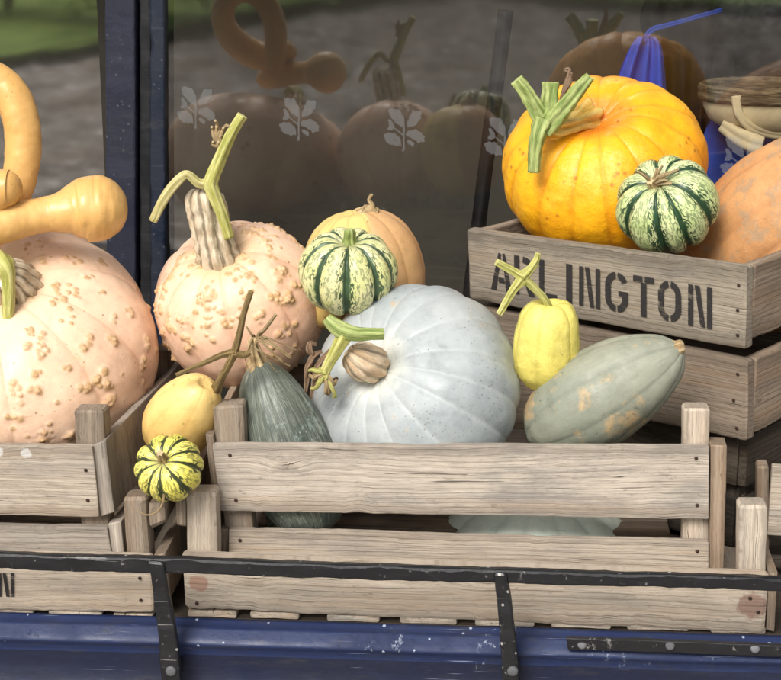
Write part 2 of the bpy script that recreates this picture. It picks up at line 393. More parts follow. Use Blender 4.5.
# C : upper left crate, D : lower left crate ---------------------------------------------
fC = Frame(60, 480, .045, 9, fc.O.z)
Cc = fC.root('slatted_crate')
tag(Cc, 'upper left crate with white paint flecks holding the big pink warty pumpkin', 'crate', 'slatted wooden crates on the cart')
c1 = fC.slat(Cc, 'slat', [(-120, 444), (92, 446.5), (99, 517), (-115, 513)], 0, .012, W_PAINT)
c2 = fC.slat(Cc, 'slat', [(-118, 524), (107, 527.5), (112, 560), (-116, 556)], 0, .012, W_GREY)
fC.post(Cc, 'corner_post', [(73, 411), (103, 411), (111, 566), (84, 566)], .013, .04, W_BROWN, r=.003)
uC0, _ = fC.uz(-115, 480); uC1 = fC.uz(97, 480)[0]
fC.post(Cc, 'end_board', [(93, 446), (106, 440), (114, 512), (100.5, 517)], .004, .36, W_GREY)
fC.post(Cc, 'end_board', [(108, 524), (121, 521), (124, 556), (112.5, 560)], .004, .36, W_GREY)
zc0 = fC.uz(60, 515)[1]; zc1 = fC.uz(60, 446)[1]; zc2 = fC.uz(60, 558)[1]; zc3 = fC.uz(60, 527)[1]
for a, b in ((zc0, zc1), (zc2, zc3)):
    boxboard(Cc, 'slat', uC0, uC1, .35, .362, a, b, W_DARK)
    boxboard(Cc, 'end_board', uC0 - .014, uC0 - .002, .003, .36, a, b, W_GREY, 'n')
for uu in (uC0 + .002, uC1 - .03): boxboard(Cc, 'corner_post', uu, uu + .028, .32, .349, zc2, zc1 + .03, W_DARK, 'z')
boxboard(Cc, 'corner_post', uC0 + .002, uC0 + .03, .013, .04, zc2, zc1 + .03, W_DARK, 'z')
for i in range(6): boxboard(Cc, 'floor_slat', uC0 + .01, uC1 - .02, .05 + i * .05, .09 + i * .05, zc2 + .001, zc2 + .009, W_DARK)
for px, py in ((86, 470), (88, 500)):
    u, z = fC.uz(px, py); nail(c1, (u, -.001, z))

fD = Frame(60, 590, .020, 5, fc.O.z)
D = fD.root('slatted_crate')
tag(D, 'lower left grey crate with black stencil marks, behind the rail at the left', 'crate', 'slatted wooden crates on the cart')
d1 = fD.slat(D, 'slat', [(-140, 551), (151, 556), (154, 613), (-136, 609)], 0, .013, W_PALE, r=.003)
fD.post(D, 'corner_post', [(123, 497.5), (147, 497), (152, 600), (128, 600)], .014, .045, W_BROWN, r=.004)
fD.post(D, 'end_board', [(148, 505), (166, 499), (166, 523), (150, 530)], .012, .40, W_BROWN, r=.005)
fD.post(D, 'end_board', [(153, 556), (165, 553), (167, 606), (155, 611)], .004, .40, W_BROWN)
uD0 = fD.uz(-138, 590)[0]; uD1 = fD.uz(151, 590)[0]; zD = fD.uz(60, 611)[1]; zDt = fD.uz(60, 556)[1]
boxboard(D, 'slat', uD0, uD1, .388, .40, zD, zDt, W_DARK)
boxboard(D, 'end_board', uD0 - .014, uD0 - .002, .003, .40, zD, zDt, W_GREY, 'n')
for uu in (uD0 + .002, uD1 - .03): boxboard(D, 'corner_post', uu, uu + .028, .358, .387, .002, zDt + .06, W_DARK, 'z')
boxboard(D, 'corner_post', uD0 + .002, uD0 + .03, .014, .045, .002, zDt + .06, W_DARK, 'z')
for x0, x1 in ((-120, -70), (-50, -10), (-2, 33), (48, 101), (113, 152)):
    uu0 = fD.uz(x0, 612)[0]; uu1 = fD.uz(x1, 612)[0]
    boxboard(D, 'floor_slat', uu0, uu1, .0015, .386, .0015, zD - .002, W_PALE, 'n', r=.0015)
for px, py in ((141, 600), (140, 578)):
    u, z = fD.uz(px, py); nail(d1, (u, -.001, z))

# E, F : the two boxes at the right, turned --------------------------------------------
EY, EYAW = .17, 40
fE = Frame(745, 310, EY, EYAW, 0)
zE0 = fE.uz(746, 349)[1]
fE.O.z = zE0
E = fE.root('stencilled_crate')
tag(E, 'topmost right box stencilled with a word in black, holding the orange pumpkin', 'crate', 'turned boxes stacked at the right')
e1 = fE.slat(E, 'slat', [(467, 229), (746.5, 267), (745, 350), (470, 299)], 0, .018, W_BOX, r=.003)
uE0 = fE.uz(468, 260)[0]; uE1 = fE.uz(746, 300)[0]; hE = fE.uz(746.5, 267)[1]; hE0 = fE.uz(468, 229)[1]
eb = boxboard(E, 'end_board', uE1 - .0185, uE1 - .0005, .019, .36, .006, hE - .001, W_BROWN, 'n', r=.003)
boxboard(E, 'end_board', uE0 + .0005, uE0 + .0185, .019, .36, .004, hE0 - .002, W_BROWN, 'n', r=.003)
boxboard(E, 'slat', uE0, uE1, .361, .379, .002, hE - .004, W_BROWN, r=.003)
for i in range(5): boxboard(E, 'floor_slat', uE0 + .022, uE1 - .022, .022 + i * .068, .082 + i * .068, .003, .013, W_DARK)
for px, py in ((739, 285), (738, 335), (738, 310)):
    u, z = fE.uz(px, py); nail(e1, (u, -.001, z))
fF = Frame(745, 400, EY + .002, EYAW, 0)
fF.O.z = fF.uz(746, 440)[1]
Fx = fF.root('plank_box')
tag(Fx, 'brown plank box directly under the stencilled box, its corner seen at right', 'crate', 'turned boxes stacked at the right')
f1 = fF.slat(Fx, 'slat', [(470, 305), (747.5, 361), (747, 441), (473, 386)], 0, .018, W_DARK, r=.003)
uF0 = fF.uz(471, 345)[0]; uF1 = fF.uz(747, 400)[0]; hF = fF.uz(747, 361)[1]
boxboard(Fx, 'end_board', uF1 - .0185, uF1 - .0005, .019, .36, .001, hF - .001, W_BROWN, 'n', r=.003)
boxboard(Fx, 'end_board', uF0 + .0005, uF0 + .0185, .019, .36, .001, hF - .002, W_DARK, 'n', r=.003)
boxboard(Fx, 'slat', uF0, uF1, .361, .379, .0, hF - .004, W_DARK, r=.003)
for i in range(5): boxboard(Fx, 'floor_slat', uF0 + .022, uF1 - .022, .022 + i * .068, .082 + i * .068, .003, .013, W_DARK)
for px, py in ((738, 374), (737, 428), (734, 400)):
    u, z = fF.uz(px, py); nail(f1, (u, -.001, z))
# G : crate that carries the two boxes, shade put into its wood colour
fG = Frame(745, 460, EY + .035, EYAW, BED + .0015)
G = fG.root('slatted_crate')
tag(G, 'crate coloured dark for the shadow under the plank box at the right', 'crate', 'slatted wooden crates on the cart')
hG = fF.O.z - fG.O.z - .002
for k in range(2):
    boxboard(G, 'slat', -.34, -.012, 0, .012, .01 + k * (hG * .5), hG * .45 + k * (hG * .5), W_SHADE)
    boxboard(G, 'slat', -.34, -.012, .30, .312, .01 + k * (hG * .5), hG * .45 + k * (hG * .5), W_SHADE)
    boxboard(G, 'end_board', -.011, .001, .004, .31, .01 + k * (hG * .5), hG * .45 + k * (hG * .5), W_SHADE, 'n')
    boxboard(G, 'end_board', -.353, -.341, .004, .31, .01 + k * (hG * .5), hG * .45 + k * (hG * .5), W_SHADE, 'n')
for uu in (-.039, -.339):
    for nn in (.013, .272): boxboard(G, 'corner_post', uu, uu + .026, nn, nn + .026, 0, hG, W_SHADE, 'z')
# H : crate cut by the right edge of the picture
fH = Frame(770, 500, .14, 6, BED + .0015)
H = fH.root('slatted_crate')
tag(H, 'pale narrow crate at the right edge of the cart, cut off by the picture', 'crate', 'slatted wooden crates on the cart')
fH.post(H, 'corner_post', [(757, 466), (769, 466), (769, 560), (756, 560)], .014, .04, W_BROWN, r=.003)
uh0 = fH.uz(770, 500)[0]
h_t = fH.uz(776, 466)[1]; h_m = fH.uz(776, 536)[1]
boxboard(H, 'slat', uh0, uh0 + .3, 0, .012, h_m, h_t, W_PALE)
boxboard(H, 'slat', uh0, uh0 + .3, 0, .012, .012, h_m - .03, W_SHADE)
boxboard(H, 'slat', uh0, uh0 + .3, .25, .262, h_m, h_t, W_PALE)
boxboard(H, 'corner_post', uh0 + .27, uh0 + .3, .013, .04, .0, h_t + .03, W_PALE, 'z')
boxboard(H, 'corner_post', uh0 + .27, uh0 + .3, .22, .249, .0, h_t + .03, W_PALE, 'z')
boxboard(H, 'corner_post', uh0 - .012, uh0 + .016, .22, .249, .0, h_t + .03, W_PALE, 'z')

# ------------------------------------------------------------------ stencil lettering
def stencil_mat():
    t = NT('worn_black_stencil'); v = t.obj()
    w = t.noise(t.mp(v, (60, 60, 300)), 1., 6, .7)
    pat = t.noise(v, 45., 4, .6)
    a = t.math('SUBTRACT', 1., t.math('MULTIPLY', t.rng(t.math('ADD', t.math('MULTIPLY', w, .6), t.math('MULTIPLY', pat, .4)), .52, .62), .75))
    d = t.n('BsdfPrincipled', {'Base Color': rgb(38, 34, 32) + (1,), 'Roughness': .8, 'Alpha': a})
    t.t.links.new(d.outputs[0], t.out.inputs[0]); return t.m
STEN = stencil_mat()
def stroke(x0, y0, x1, y1, w):
    d = Vector((x1 - x0, y1 - y0)); n = Vector((-d.y, d.x)).normalized() * w / 2
    return [(x0 + n.x, y0 + n.y), (x1 + n.x, y1 + n.y), (x1 - n.x, y1 - n.y), (x0 - n.x, y0 - n.y)]
def rect(a, b, c, d): return [(a, b), (c, b), (c, d), (a, d)]
def arc(cx, cy, rx, ry, a0, a1, w, k=8):
    out = []
    P_ = [(math.cos(R_(a0 + (a1 - a0) * i / k)), math.sin(R_(a0 + (a1 - a0) * i / k))) for i in range(k + 1)]
    for (c0, s0), (c1, s1) in zip(P_[:-1], P_[1:]):
        out.append([(cx + rx * c0, cy + ry * s0), (cx + rx * c1, cy + ry * s1), (cx + (rx - w) * c1, cy + (ry - w * 1.0) * s1), (cx + (rx - w) * c0, cy + (ry - w) * s0)])
    return out
W_ = .155
def glyph(ch):   # in a box .62 wide by 1 high
    if ch == 'A': return [[(0, 0), (W_, 0), (.29, .97), (.22, 1.0)], [(.62, 0), (.45, 0), (.33, .97), (.40, 1.0)], rect(.22, .22, .40, .34)]
    if ch == 'R': return [rect(0, 0, W_, 1), *arc(.23, .74, .36, .26, -84, 84, .16), [(.25, .46), (.40, .46), (.62, 0), (.44, 0)]]
    if ch == 'L': return [rect(0, .0, W_, 1), rect(.21, 0, .55, .15)]
    if ch == 'I': return [rect(.0, 0, W_, 1)]
    if ch == 'N': return [rect(0, 0, W_ * .85, 1), rect(.62 - W_ * .85, 0, .62, 1), [(.17, 1), (.30, 1), (.45, 0.0), (.32, 0.0)]]
    if ch == 'G': return [*arc(.31, .66, .31, .34, 25, 84, W_), *arc(.31, .66, .31, .34, 96, 180, W_), rect(0, .34, W_, .66), *arc(.31, .34, .31, .34, 180, 264, W_), *arc(.31, .34, .31, .34, 276, 360, W_), rect(.62 - W_, .34, .62, .42), rect(.36, .42, .62, .53)]
    if ch == 'T': return [rect(0, .86, .275, 1), rect(.345, .86, .62, 1), rect(.225, 0, .395, .84)]
    if ch == 'O': return [*arc(.31, .66, .31, .34, 0, 82, W_), *arc(.31, .66, .31, .34, 98, 180, W_), rect(0, .34, W_, .66), *arc(.31, .34, .31, .34, 180, 262, W_), *arc(.31, .34, .31, .34, 278, 360, W_), rect(.62 - W_, .34, .62, .66)]
def letter(ch, f, px, parent, off, scale_w=1.):
    """px: TL TR BR BL picture corners of the letter box on the plane of f"""
    tl, tr, br, bl = [Vector(f.uz(x, y, off)) for x, y in px]
    V, Fc = [], []
    for poly in glyph(ch):
        gx = max(p[0] for q in glyph(ch) for p in q)
        idx = []
        for (x, y) in poly:
            s = x / gx; q = bl.lerp(br, s).lerp(tl.lerp(tr, s), y)
            idx.append(len(V)); V.append((q.x, off, q.y))
        Fc.append(idx)
    return mesh_obj('letter', V, Fc, STEN, parent, False)
LET = [('A', 491, 519), ('R', 523, 549), ('L', 543.5, 558), ('I', 566, 571), ('N', 578, 600), ('G', 604, 628), ('T', 633, 654), ('O', 658, 681), ('N', 687, 712)]
LET = [('A', 491, 512), ('R', 514, 535), ('L', 539, 557), ('I', 566, 572), ('N', 579, 600), ('G', 605, 628), ('T', 633, 654), ('O', 658, 681), ('N', 688, 712)]
def top_y(x): return 251 + (x - 491) * (288 - 251) / (712 - 491)
def bot_y(x): return 289 + (x - 491) * (329 - 289) / (712 - 491)
for ch, x0, x1 in LET:
    letter(ch, fE, [(x0, top_y(x0)), (x1, top_y(x1)), (x1, bot_y(x1)), (x0, bot_y(x0))], e1, -.0022)
for x0, x1 in ((-22, -6), (-2, 14)):
    letter('N', fD, [(x0, 573), (x1, 573), (x1, 597), (x0, 597)], d1, -.0022)

# ------------------------------------------------------------------ pumpkins and squashes
def catmull(pts, n):
    P_ = [pts[0]] + list(pts) + [pts[-1]]; out = []
    for i in range(1, len(P_) - 2):
        for j in range(n):
            t = j / n; p0, p1, p2, p3 = [np.array(P_[i + k]) for k in (-1, 0, 1, 2)]
            out.append(.5 * ((2 * p1) + (-p0 + p2) * t + (2 * p0 - 5 * p1 + 4 * p2 - p3) * t * t + (-p0 + 3 * p1 - 3 * p2 + p3) * t ** 3))
    out.append(np.array(P_[-2])); return out

def squash(name, label, cat, px, py, Y, Rp, Hp, axis, mat, nrib=10, depth=.08, dip=.22, dipw=.30, bot=.10, a=.85, b=.95,
           prof=None, warts=None, wart_px=(), res=(220, 120), namp=.025, seed=1, phase=0., group=None, flat=1.0, ribpow=.6, part='rind'):
    """root at the base, the rind as a ribbed surface of revolution about 'axis' (picture right, up, towards viewer)"""
    rs = np.random.RandomState(seed)
    c = at(px, py, Y); s = per_px(c); Rm, Hm = Rp * s, Hp * s
    nu, nv = res
    t = np.linspace(0, 1, nv + 1); th = np.pi * np.clip(t, .004, .996)
    if prof is None:
        rr = np.abs(np.sin(th)) ** a; zz = np.sign(np.cos(th)) * np.abs(np.cos(th)) ** b
        zz = zz - dip * np.exp(-(rr / dipw) ** 2) * (np.cos(th) > 0) + bot * np.exp(-(rr / dipw) ** 2) * (np.cos(th) < 0)
    else:
        cp = np.array(catmull(prof, 30)); k = np.linspace(0, len(cp) - 1, nv + 1)
        zz = np.interp(k, np.arange(len(cp)), cp[:, 0]); rr = np.maximum(np.interp(k, np.arange(len(cp)), cp[:, 1]), .002)
    phi = np.linspace(0, 2 * np.pi, nu, endpoint=False)
    edges = (np.arange(nrib + 1) + np.concatenate([[0], rs.uniform(-.22, .22, nrib - 1), [0]])) / nrib * 2 * np.pi
    ph = phi; kidx = np.clip(np.searchsorted(edges, ph, 'right') - 1, 0, nrib - 1)
    fr = (ph - edges[kidx]) / (edges[kidx + 1] - edges[kidx])
    sr = np.abs(np.sin(np.pi * fr)); ribd = rs.uniform(.6, 1.25, nrib)
    RR, SR = np.meshgrid(rr, sr, indexing='ij'); ZZ = np.repeat(zz[:, None], nu, 1); PH = np.repeat(phi[None, :], nv + 1, 0)
    rad = RR * (1 - depth * (1 - SR ** ribpow))
    zv = ZZ * (1 - depth * .45 * (1 - SR ** ribpow))
    Xv = rad * np.cos(PH + phase) * Rm; Yv = rad * np.sin(PH + phase) * Rm * flat; Zv = zv * Hm
    pts = np.stack([Xv, Yv, Zv], -1).reshape(-1, 3)
    so = Vector((seed * 3.1, seed * 1.7, seed * .9)); q = 1.0 / max(Rm, .02)
    nz = np.array([noise.noise(Vector(p) * (q * 1.1) + so) + .35 * noise.noise(Vector(p) * (q * 3.5) + so) + .10 * noise.noise(Vector(p) * (q * 11) + so) for p in pts])
    nrm = pts / (np.linalg.norm(pts, axis=1, keepdims=True) + 1e-9)
    pts = pts * (1 + namp * nz[:, None])
    rot = Vector((0, 0, 1)).rotation_difference(cam_dir(*axis)).to_matrix().to_4x4()
    wv = np.zeros(len(pts))
    if warts:
        dsp = np.zeros(len(pts)); jobs = []
        Rm3 = np.array(rot.to_3x3()); wpts = pts @ Rm3.T + np.array(c); wn_ = nrm @ Rm3.T
        facing = ((np.array(CAM) - wpts) * wn_).sum(1) > 0
        rel = wpts - np.array(CAM); dep_ = rel @ np.array(FWD)
        sx = IW / 2 + F * (rel @ np.array(RGT)) / dep_; sy = IH / 2 - F * (rel @ np.array(UPV)) / dep_
        for (wx, wy, cnt, spr, big_) in wart_px:
            jj = np.argmin((sx - wx) ** 2 + (sy - wy) ** 2 + np.where(facing, 0, 1e6)); jobs.append((pts[jj], cnt, spr * 1.05, (big_ * .45, big_ * 1.0)))
        for (n_cl, per, spread, sz, reg) in warts:
            for _ in range(n_cl):
                while True:
                    i = rs.randint(len(pts))
                    ok = rs.rand() < RR.ravel()[i] / 1.0
                    if ok and reg(pts[i] / Rm): break
                jobs.append((pts[i], rs.randint(per[0], per[1] + 1), spread, sz))
        for (cpos, count, spread, sz) in jobs:
                if count > 2:      # low corky crust that the bumps of a cluster grow out of
                    j = np.argmin(((pts - cpos) ** 2).sum(1)); sg = (spread * .8 + count * .35) * s
                    d2 = ((pts - pts[j]) ** 2).sum(1) / sg ** 2; m = d2 < 2.5
                    fl_ = np.array([max(0., .55 + .9 * noise.noise(Vector(p) * 190 + so)) for p in pts[m]])
                    dsp[m] = np.maximum(dsp[m], np.exp(-d2[m] * 1.5) * fl_ * .0022); wv[m] = np.maximum(wv[m], np.exp(-d2[m] * 1.3) * fl_ * .62)
                for _ in range(count):
                    q2 = cpos + rs.normal(0, spread, 3) * s
                    j = np.argmin(((pts - q2) ** 2).sum(1)); ctr = pts[j]
                    sg = rs.uniform(*sz) * s
                    d2 = ((pts - ctr) ** 2).sum(1) / sg ** 2
                    m = d2 < 3
                    hgt = np.exp(-d2[m] * 1.6) * sg * .62
                    dsp[m] = np.maximum(dsp[m], hgt) + .15 * np.minimum(dsp[m], hgt)
                    wv[m] = np.maximum(wv[m], np.exp(-d2[m] * 1.0))
        rough = np.array([noise.noise(Vector(p) * 260 + so) if w > .05 else 0 for p, w in zip(pts, wv)])
        dsp = dsp * (1 + .7 * rough)
        pts = pts + nrm * dsp[:, None]
    faces = []
    idx = np.arange((nv + 1) * nu).reshape(nv + 1, nu)
    i0 = idx[:-1, :]; i1 = idx[1:, :]
    quads = np.stack([i0, i1, np.roll(i1, -1, 1), np.roll(i0, -1, 1)], -1).reshape(-1, 4)
    faces = quads.tolist(); faces.append(idx[0, :].tolist()); faces.append(idx[-1, ::-1].tolist())
    ax = cam_dir(*axis)
    rot = Vector((0, 0, 1)).rotation_difference(ax).to_matrix().to_4x4()
    wz = np.array([(rot.to_3x3() @ Vector(p)).z for p in pts[:: 37]])
    base = Vector((c.x, c.y, c.z + float(wz.min())))
    root = empty(name, base); tag(root, label, cat, group)
    o = mesh_obj(part, pts, faces, mat, root, True, {
        'rib': ('FLOAT', np.repeat(sr[None, :], nv + 1, 0)), 'tt': ('FLOAT', np.repeat(t[:, None], nu, 1)),
        'mer': ('FLOAT_VECTOR', np.stack([np.cos(PH) * Rm, np.sin(PH) * Rm, np.repeat((t * (Rm + Hm) * 1.4)[:, None], nu, 1)], -1)), 'wart': ('FLOAT', wv), 'ribid': ('FLOAT', np.repeat((ribd[kidx])[None, :], nv + 1, 0))})
    o.matrix_local = Matrix.Translation(c - base) @ rot
    zp = float(pts.reshape(nv + 1, nu, 3)[0, :, 2].mean())
    return {'root': root, 'pole': c + ax * zp, 'ax': ax, 's': s, 'Y': (c + ax * zp).y, 'c': c, 'rind': o}

def tube(name, pts, rad, mat, root, parent=None, ridges=6, amp=.12, n=20, sub=7, twist=0., rough=.06, seed=0):
    P_ = catmull([tuple(p) for p in pts], sub); Rr = [x[0] for x in catmull([(r, 0) for r in rad], sub)]
    P_ = [Vector(p) for p in P_]
    tang = [(P_[min(i + 1, len(P_) - 1)] - P_[max(i - 1, 0)]).normalized() for i in range(len(P_))]
    ref = Vector((0, 0, 1)) if abs(tang[0].z) < .9 else Vector((1, 0, 0))
    nx = (ref - tang[0] * ref.dot(tang[0])).normalized()
    base = root.location
    V, G, Fc, K, TP = [], [], [], [], []; L = 0
    for i, (p, tg, r) in enumerate(zip(P_, tang, Rr)):
        nx = (nx - tg * nx.dot(tg)).normalized(); ny = tg.cross(nx)
        if i: L += (p - P_[i - 1]).length
        for k in range(n):
            an = 2 * math.pi * k / n + twist * L
            w = 1 + amp * math.cos(ridges * 2 * math.pi * k / n) + rough * noise.noise(Vector((L * 120 + seed, math.cos(an) * 1.5, math.sin(an) * 1.5)))
            V.append(p + (nx * math.cos(an) + ny * math.sin(an)) * r * w - base)
            G.append((L, math.cos(2 * math.pi * k / n) * .01, math.sin(2 * math.pi * k / n) * .01)); TP.append(1. if i == len(P_) - 1 else 0.); K.append(.5 - .5 * math.cos(ridges * 2 * math.pi * k / n))
    m = len(P_)
    for i in range(m - 1):
        for k in range(n): Fc.append((i * n + k, i * n + (k + 1) % n, (i + 1) * n + (k + 1) % n, (i + 1) * n + k))
    Fc.append(tuple(range(n))[::-1]); Fc.append(tuple((m - 1) * n + k for k in range(n)))
    o = mesh_obj(name, V, Fc, mat, parent or root, True, {'gco': ('FLOAT_VECTOR', G), 'groove': ('FLOAT', K), 'tip': ('FLOAT', TP)})
    if parent is not None and parent is not root: o.matrix_parent_inverse = parent.matrix_local.inverted()
    o.data.polygons[-1].use_smooth = False; o.data.polygons[-2].use_smooth = False
    return o

def stemmat(name, c0, c1, c2, streak=.7, rough=.6, bump=.0015, groove=.25):
    t = NT(name); g = t.attr('gco', 'Vector')
    st = t.noise(t.mp(g, (30, 260, 260)), 1., 4, .6); big = t.noise(t.mp(g, (45, 60, 60)), 1., 4)
    col = t.mix(t.rng(st, .35, .65), c0, c1); col = t.mix(t.math('MULTIPLY', t.rng(big, .5, .75), streak), col, c2)
    gn = t.math('ADD', t.attr('groove'), t.math('MULTIPLY', t.math('SUBTRACT', t.noise(t.mp(g, (60, 200, 200)), 1., 5, .7), .5), .9))
    col = t.mix(t.math('MULTIPLY', t.rng(gn, .62, 1.0), groove), col, tuple(c * .35 for c in c2))
    fb = t.noise(t.mp(g, (60, 700, 700)), 1., 4, .7)
    col = t.mix(t.math('MULTIPLY', t.rng(fb, .52, .70), .4), col, tuple(min(1, c * 1.5) for c in c1))
    sp_ = t.noise(g, 330., 6, .75)
    col = t.mix(t.math('MULTIPLY', t.rng(sp_, .58, .68), .45), col, tuple(c * .45 for c in c2))
    col = t.mix(t.rng(t.attr('tip'), .6, 1.), col, tuple(min(1, c * 1.15) for c in c1))
    return t.finish(col, rough, t.bump(t.math('ADD', st, t.math('MULTIPLY', fb, .6)), bump, .9), .25)
S_GREEN = stemmat('green_stem', rgb(122, 140, 72), rgb(176, 184, 118), rgb(96, 116, 56), .6, .5)
S_YGREEN = stemmat('yellow_green_stem', rgb(164, 162, 78), rgb(206, 200, 132), rgb(136, 142, 64), .6, .5)
S_STRAW = stemmat('drying_stem', rgb(168, 158, 96), rgb(212, 200, 146), rgb(150, 142, 76), .6, .6)
S_CORK = stemmat('corky_stem', rgb(170, 150, 122), rgb(222, 208, 182), rgb(186, 164, 134), .5, .85, .002, .85)
S_DRY = stemmat('dried_stem', rgb(140, 112, 76), rgb(214, 190, 146), rgb(180, 150, 104), .6, .85, .003)
S_BARK = stemmat('pale_peduncle', rgb(196, 164, 128), rgb(230, 208, 178), rgb(206, 176, 142), .5, .8, .002, .7)
S_TWIG = stemmat('brown_twig', rgb(104, 84, 52), rgb(150, 128, 84), rgb(92, 74, 46), .6, .7, .002)
S_LEAF = stemmat('withered_leaf', rgb(120, 92, 70), rgb(176, 150, 124), rgb(96, 72, 56), .6, .85, .003)
S_ORANGE = stemmat('orange_green_peduncle', rgb(196, 150, 60), rgb(222, 190, 110), rgb(150, 160, 70), .7, .6, .003)

def skin(name, base, alt, valley, vstr=.6, vpow=(0.0, .45), patch=None, pthr=(.58, .72), pscale=9., speck=None, sscale=130., sthr=.10,
         wart=None, pole=None, polew=.16, rough=.42, bump=.0008, nscale=6., streak=0., spec=.45, half=None):
    t = NT(name); v = t.obj(); rib = t.attr('rib'); tt = t.attr('tt')
    rnd = t.n('ObjectInfo').outputs['Random']
    n1 = t.noise(v, nscale, 6, .6)
    col = t.mix(t.rng(n1, .32, .68), base, alt)
    if half:     # one side of the fruit ripens differently
        hx = t.n('SeparateXYZ', {0: v}).outputs[0]; hz = t.math('ADD', hx, t.math('MULTIPLY', t.math('SUBTRACT', t.noise(v, 30., 5), .5), .02))
        col = t.mix(t.rng(hz, half[1] - .006, half[1] + .006), col, half[0])
    mott = t.noise(v, nscale * 7, 8, .7)
    col = t.mix(t.math('MULTIPLY', t.rng(mott, .48, .70), .34), col, tuple(c * .66 for c in alt))
    col = t.mix(t.math('MULTIPLY', t.rng(mott, .48, .3), .18), col, tuple(min(1, c * 1.35 + .02) for c in base))
    vv = t.math('MULTIPLY', t.rng(rib, vpow[1], vpow[0]), t.math('MULTIPLY', t.rng(t.noise(v, 25., 4), .25, .6, .35, 1.), vstr))
    col = t.mix(vv, col, valley)
    if streak:
        s2 = t.noise(t.n('CombineXYZ', {0: t.math('MULTIPLY', rib, 9.), 1: t.math('MULTIPLY', tt, 4.), 2: t.attr('ribid')}).outputs[0], 3., 6, .7)
        col = t.mix(t.math('MULTIPLY', t.rng(s2, .45, .7), streak), col, valley)
    if patch:
        pn = t.noise(v, pscale, 9, .72)
        col = t.mix(t.math('MULTIPLY', t.rng(pn, *pthr), .85), col, patch)
    if pole is not None:
        pf = t.rng(t.math('ADD', tt, t.math('MULTIPLY', t.math('SUBTRACT', t.noise(v, 40., 4), .5), .10)), polew, polew * .3)
        col = t.mix(t.math('MULTIPLY', pf, .8), col, pole)
    if speck:
        vo = t.vor(v, sscale); ds = vo.outputs['Distance']; cs = t.n('SeparateColor', {0: vo.outputs['Color']}).outputs[1]
        sp = t.math('MULTIPLY', t.rng(ds, sthr * 2.4, sthr), t.rng(cs, .60, .72))
        clump = t.rng(t.noise(v, 14., 3), .42, .62)
        col = t.mix(t.math('MULTIPLY', t.math('MULTIPLY', sp, clump), .8), col, speck)
        vo2 = t.vor(v, sscale * .35); sp2 = t.math('MULTIPLY', t.rng(vo2.outputs['Distance'], .09, .05), t.math('GREATER_THAN', t.n('SeparateColor', {0: vo2.outputs['Color']}).outputs[0], .8))
        col = t.mix(t.math('MULTIPLY', sp2, .75), col, tuple(c * .6 for c in speck))
    dn = t.noise(v, 11., 9, .74)
    col = t.mix(t.math('MULTIPLY', t.rng(dn, .52, .68), .34), col, tuple(c * .55 for c in alt))
    dn2 = t.noise(v, 55., 8, .78)
    col = t.mix(t.math('MULTIPLY', t.rng(dn2, .60, .70), .28), col, tuple(c * .5 for c in valley))
    # scratches
    sc1 = t.noise(t.mp(v, (20, 90, 240)), 1., 6, .7)
    col = t.mix(t.math('MULTIPLY', t.math('MULTIPLY', t.rng(sc1, .64, .69), t.rng(n1, .45, .6)), .5), col, tuple(c * .7 for c in valley))
    if wart:
        wn = t.rng(t.attr('wart'), .12, .75)
        wc = t.mix(t.rng(t.noise(v, 260., 5), .35, .65), wart, tuple(c * .66 for c in wart))
        col = t.mix(t.math('MULTIPLY', wn, t.rng(t.noise(v, 30., 4), .3, .65, .6, .95)), col, wc)
    h = t.math('ADD', t.math('MULTIPLY', t.noise(v, 60., 6, .6), 1.), t.math('MULTIPLY', t.noise(v, 420., 3), .25))
    return t.finish(col, t.rng(mott, .3, .7, rough * .8, rough * 1.3), t.bump(h, bump, .8), spec)

def striped(name, cream, cream2, green, band, thr, scale, rough=.4):
    t = NT(name); v = t.obj(); rib = t.attr('rib'); tt = t.attr('tt')
    base = t.mix(t.rng(t.noise(v, 30., 4), .35, .65), cream, cream2)
    d = t.n('VectorMath', {0: v, 1: t.n('VectorMath', {0: t.n('TexNoise', {'Vector': v, 'Scale': 90., 'Detail': 3.}).outputs['Color'], 'Scale': .014}, operation='SCALE').outputs[0]}, operation='ADD').outputs[0]
    fl = t.noise(t.mp(t.attr('mer', 'Vector'), (1, 1, .42), (1.3, .2, .4)), scale, 2.5, .55, 1.4)
    edge = t.math('ADD', rib, t.math('MULTIPLY', t.math('SUBTRACT', t.noise(v, 75., 4, .6), .5), .5))
    bandf = t.rng(edge, band + .12, band - .10)
    flf = t.math('MULTIPLY', t.rng(fl, thr + .03, thr - .03), t.rng(edge, .98, .55, .55, 1.))
    f = t.math('MAXIMUM', bandf, flf)
    gr = t.mix(t.rng(t.noise(v, 60., 4), .35, .65), green, tuple(c * 1.7 for c in green))
    col = t.mix(f, base, gr)
    col = t.mix(t.math('MULTIPLY', t.rng(tt, .10, .02), .7), col, rgb(150, 150, 105))
    return t.finish(col, rough, t.bump(t.noise(v, 130., 5), .0008, .7), .45)

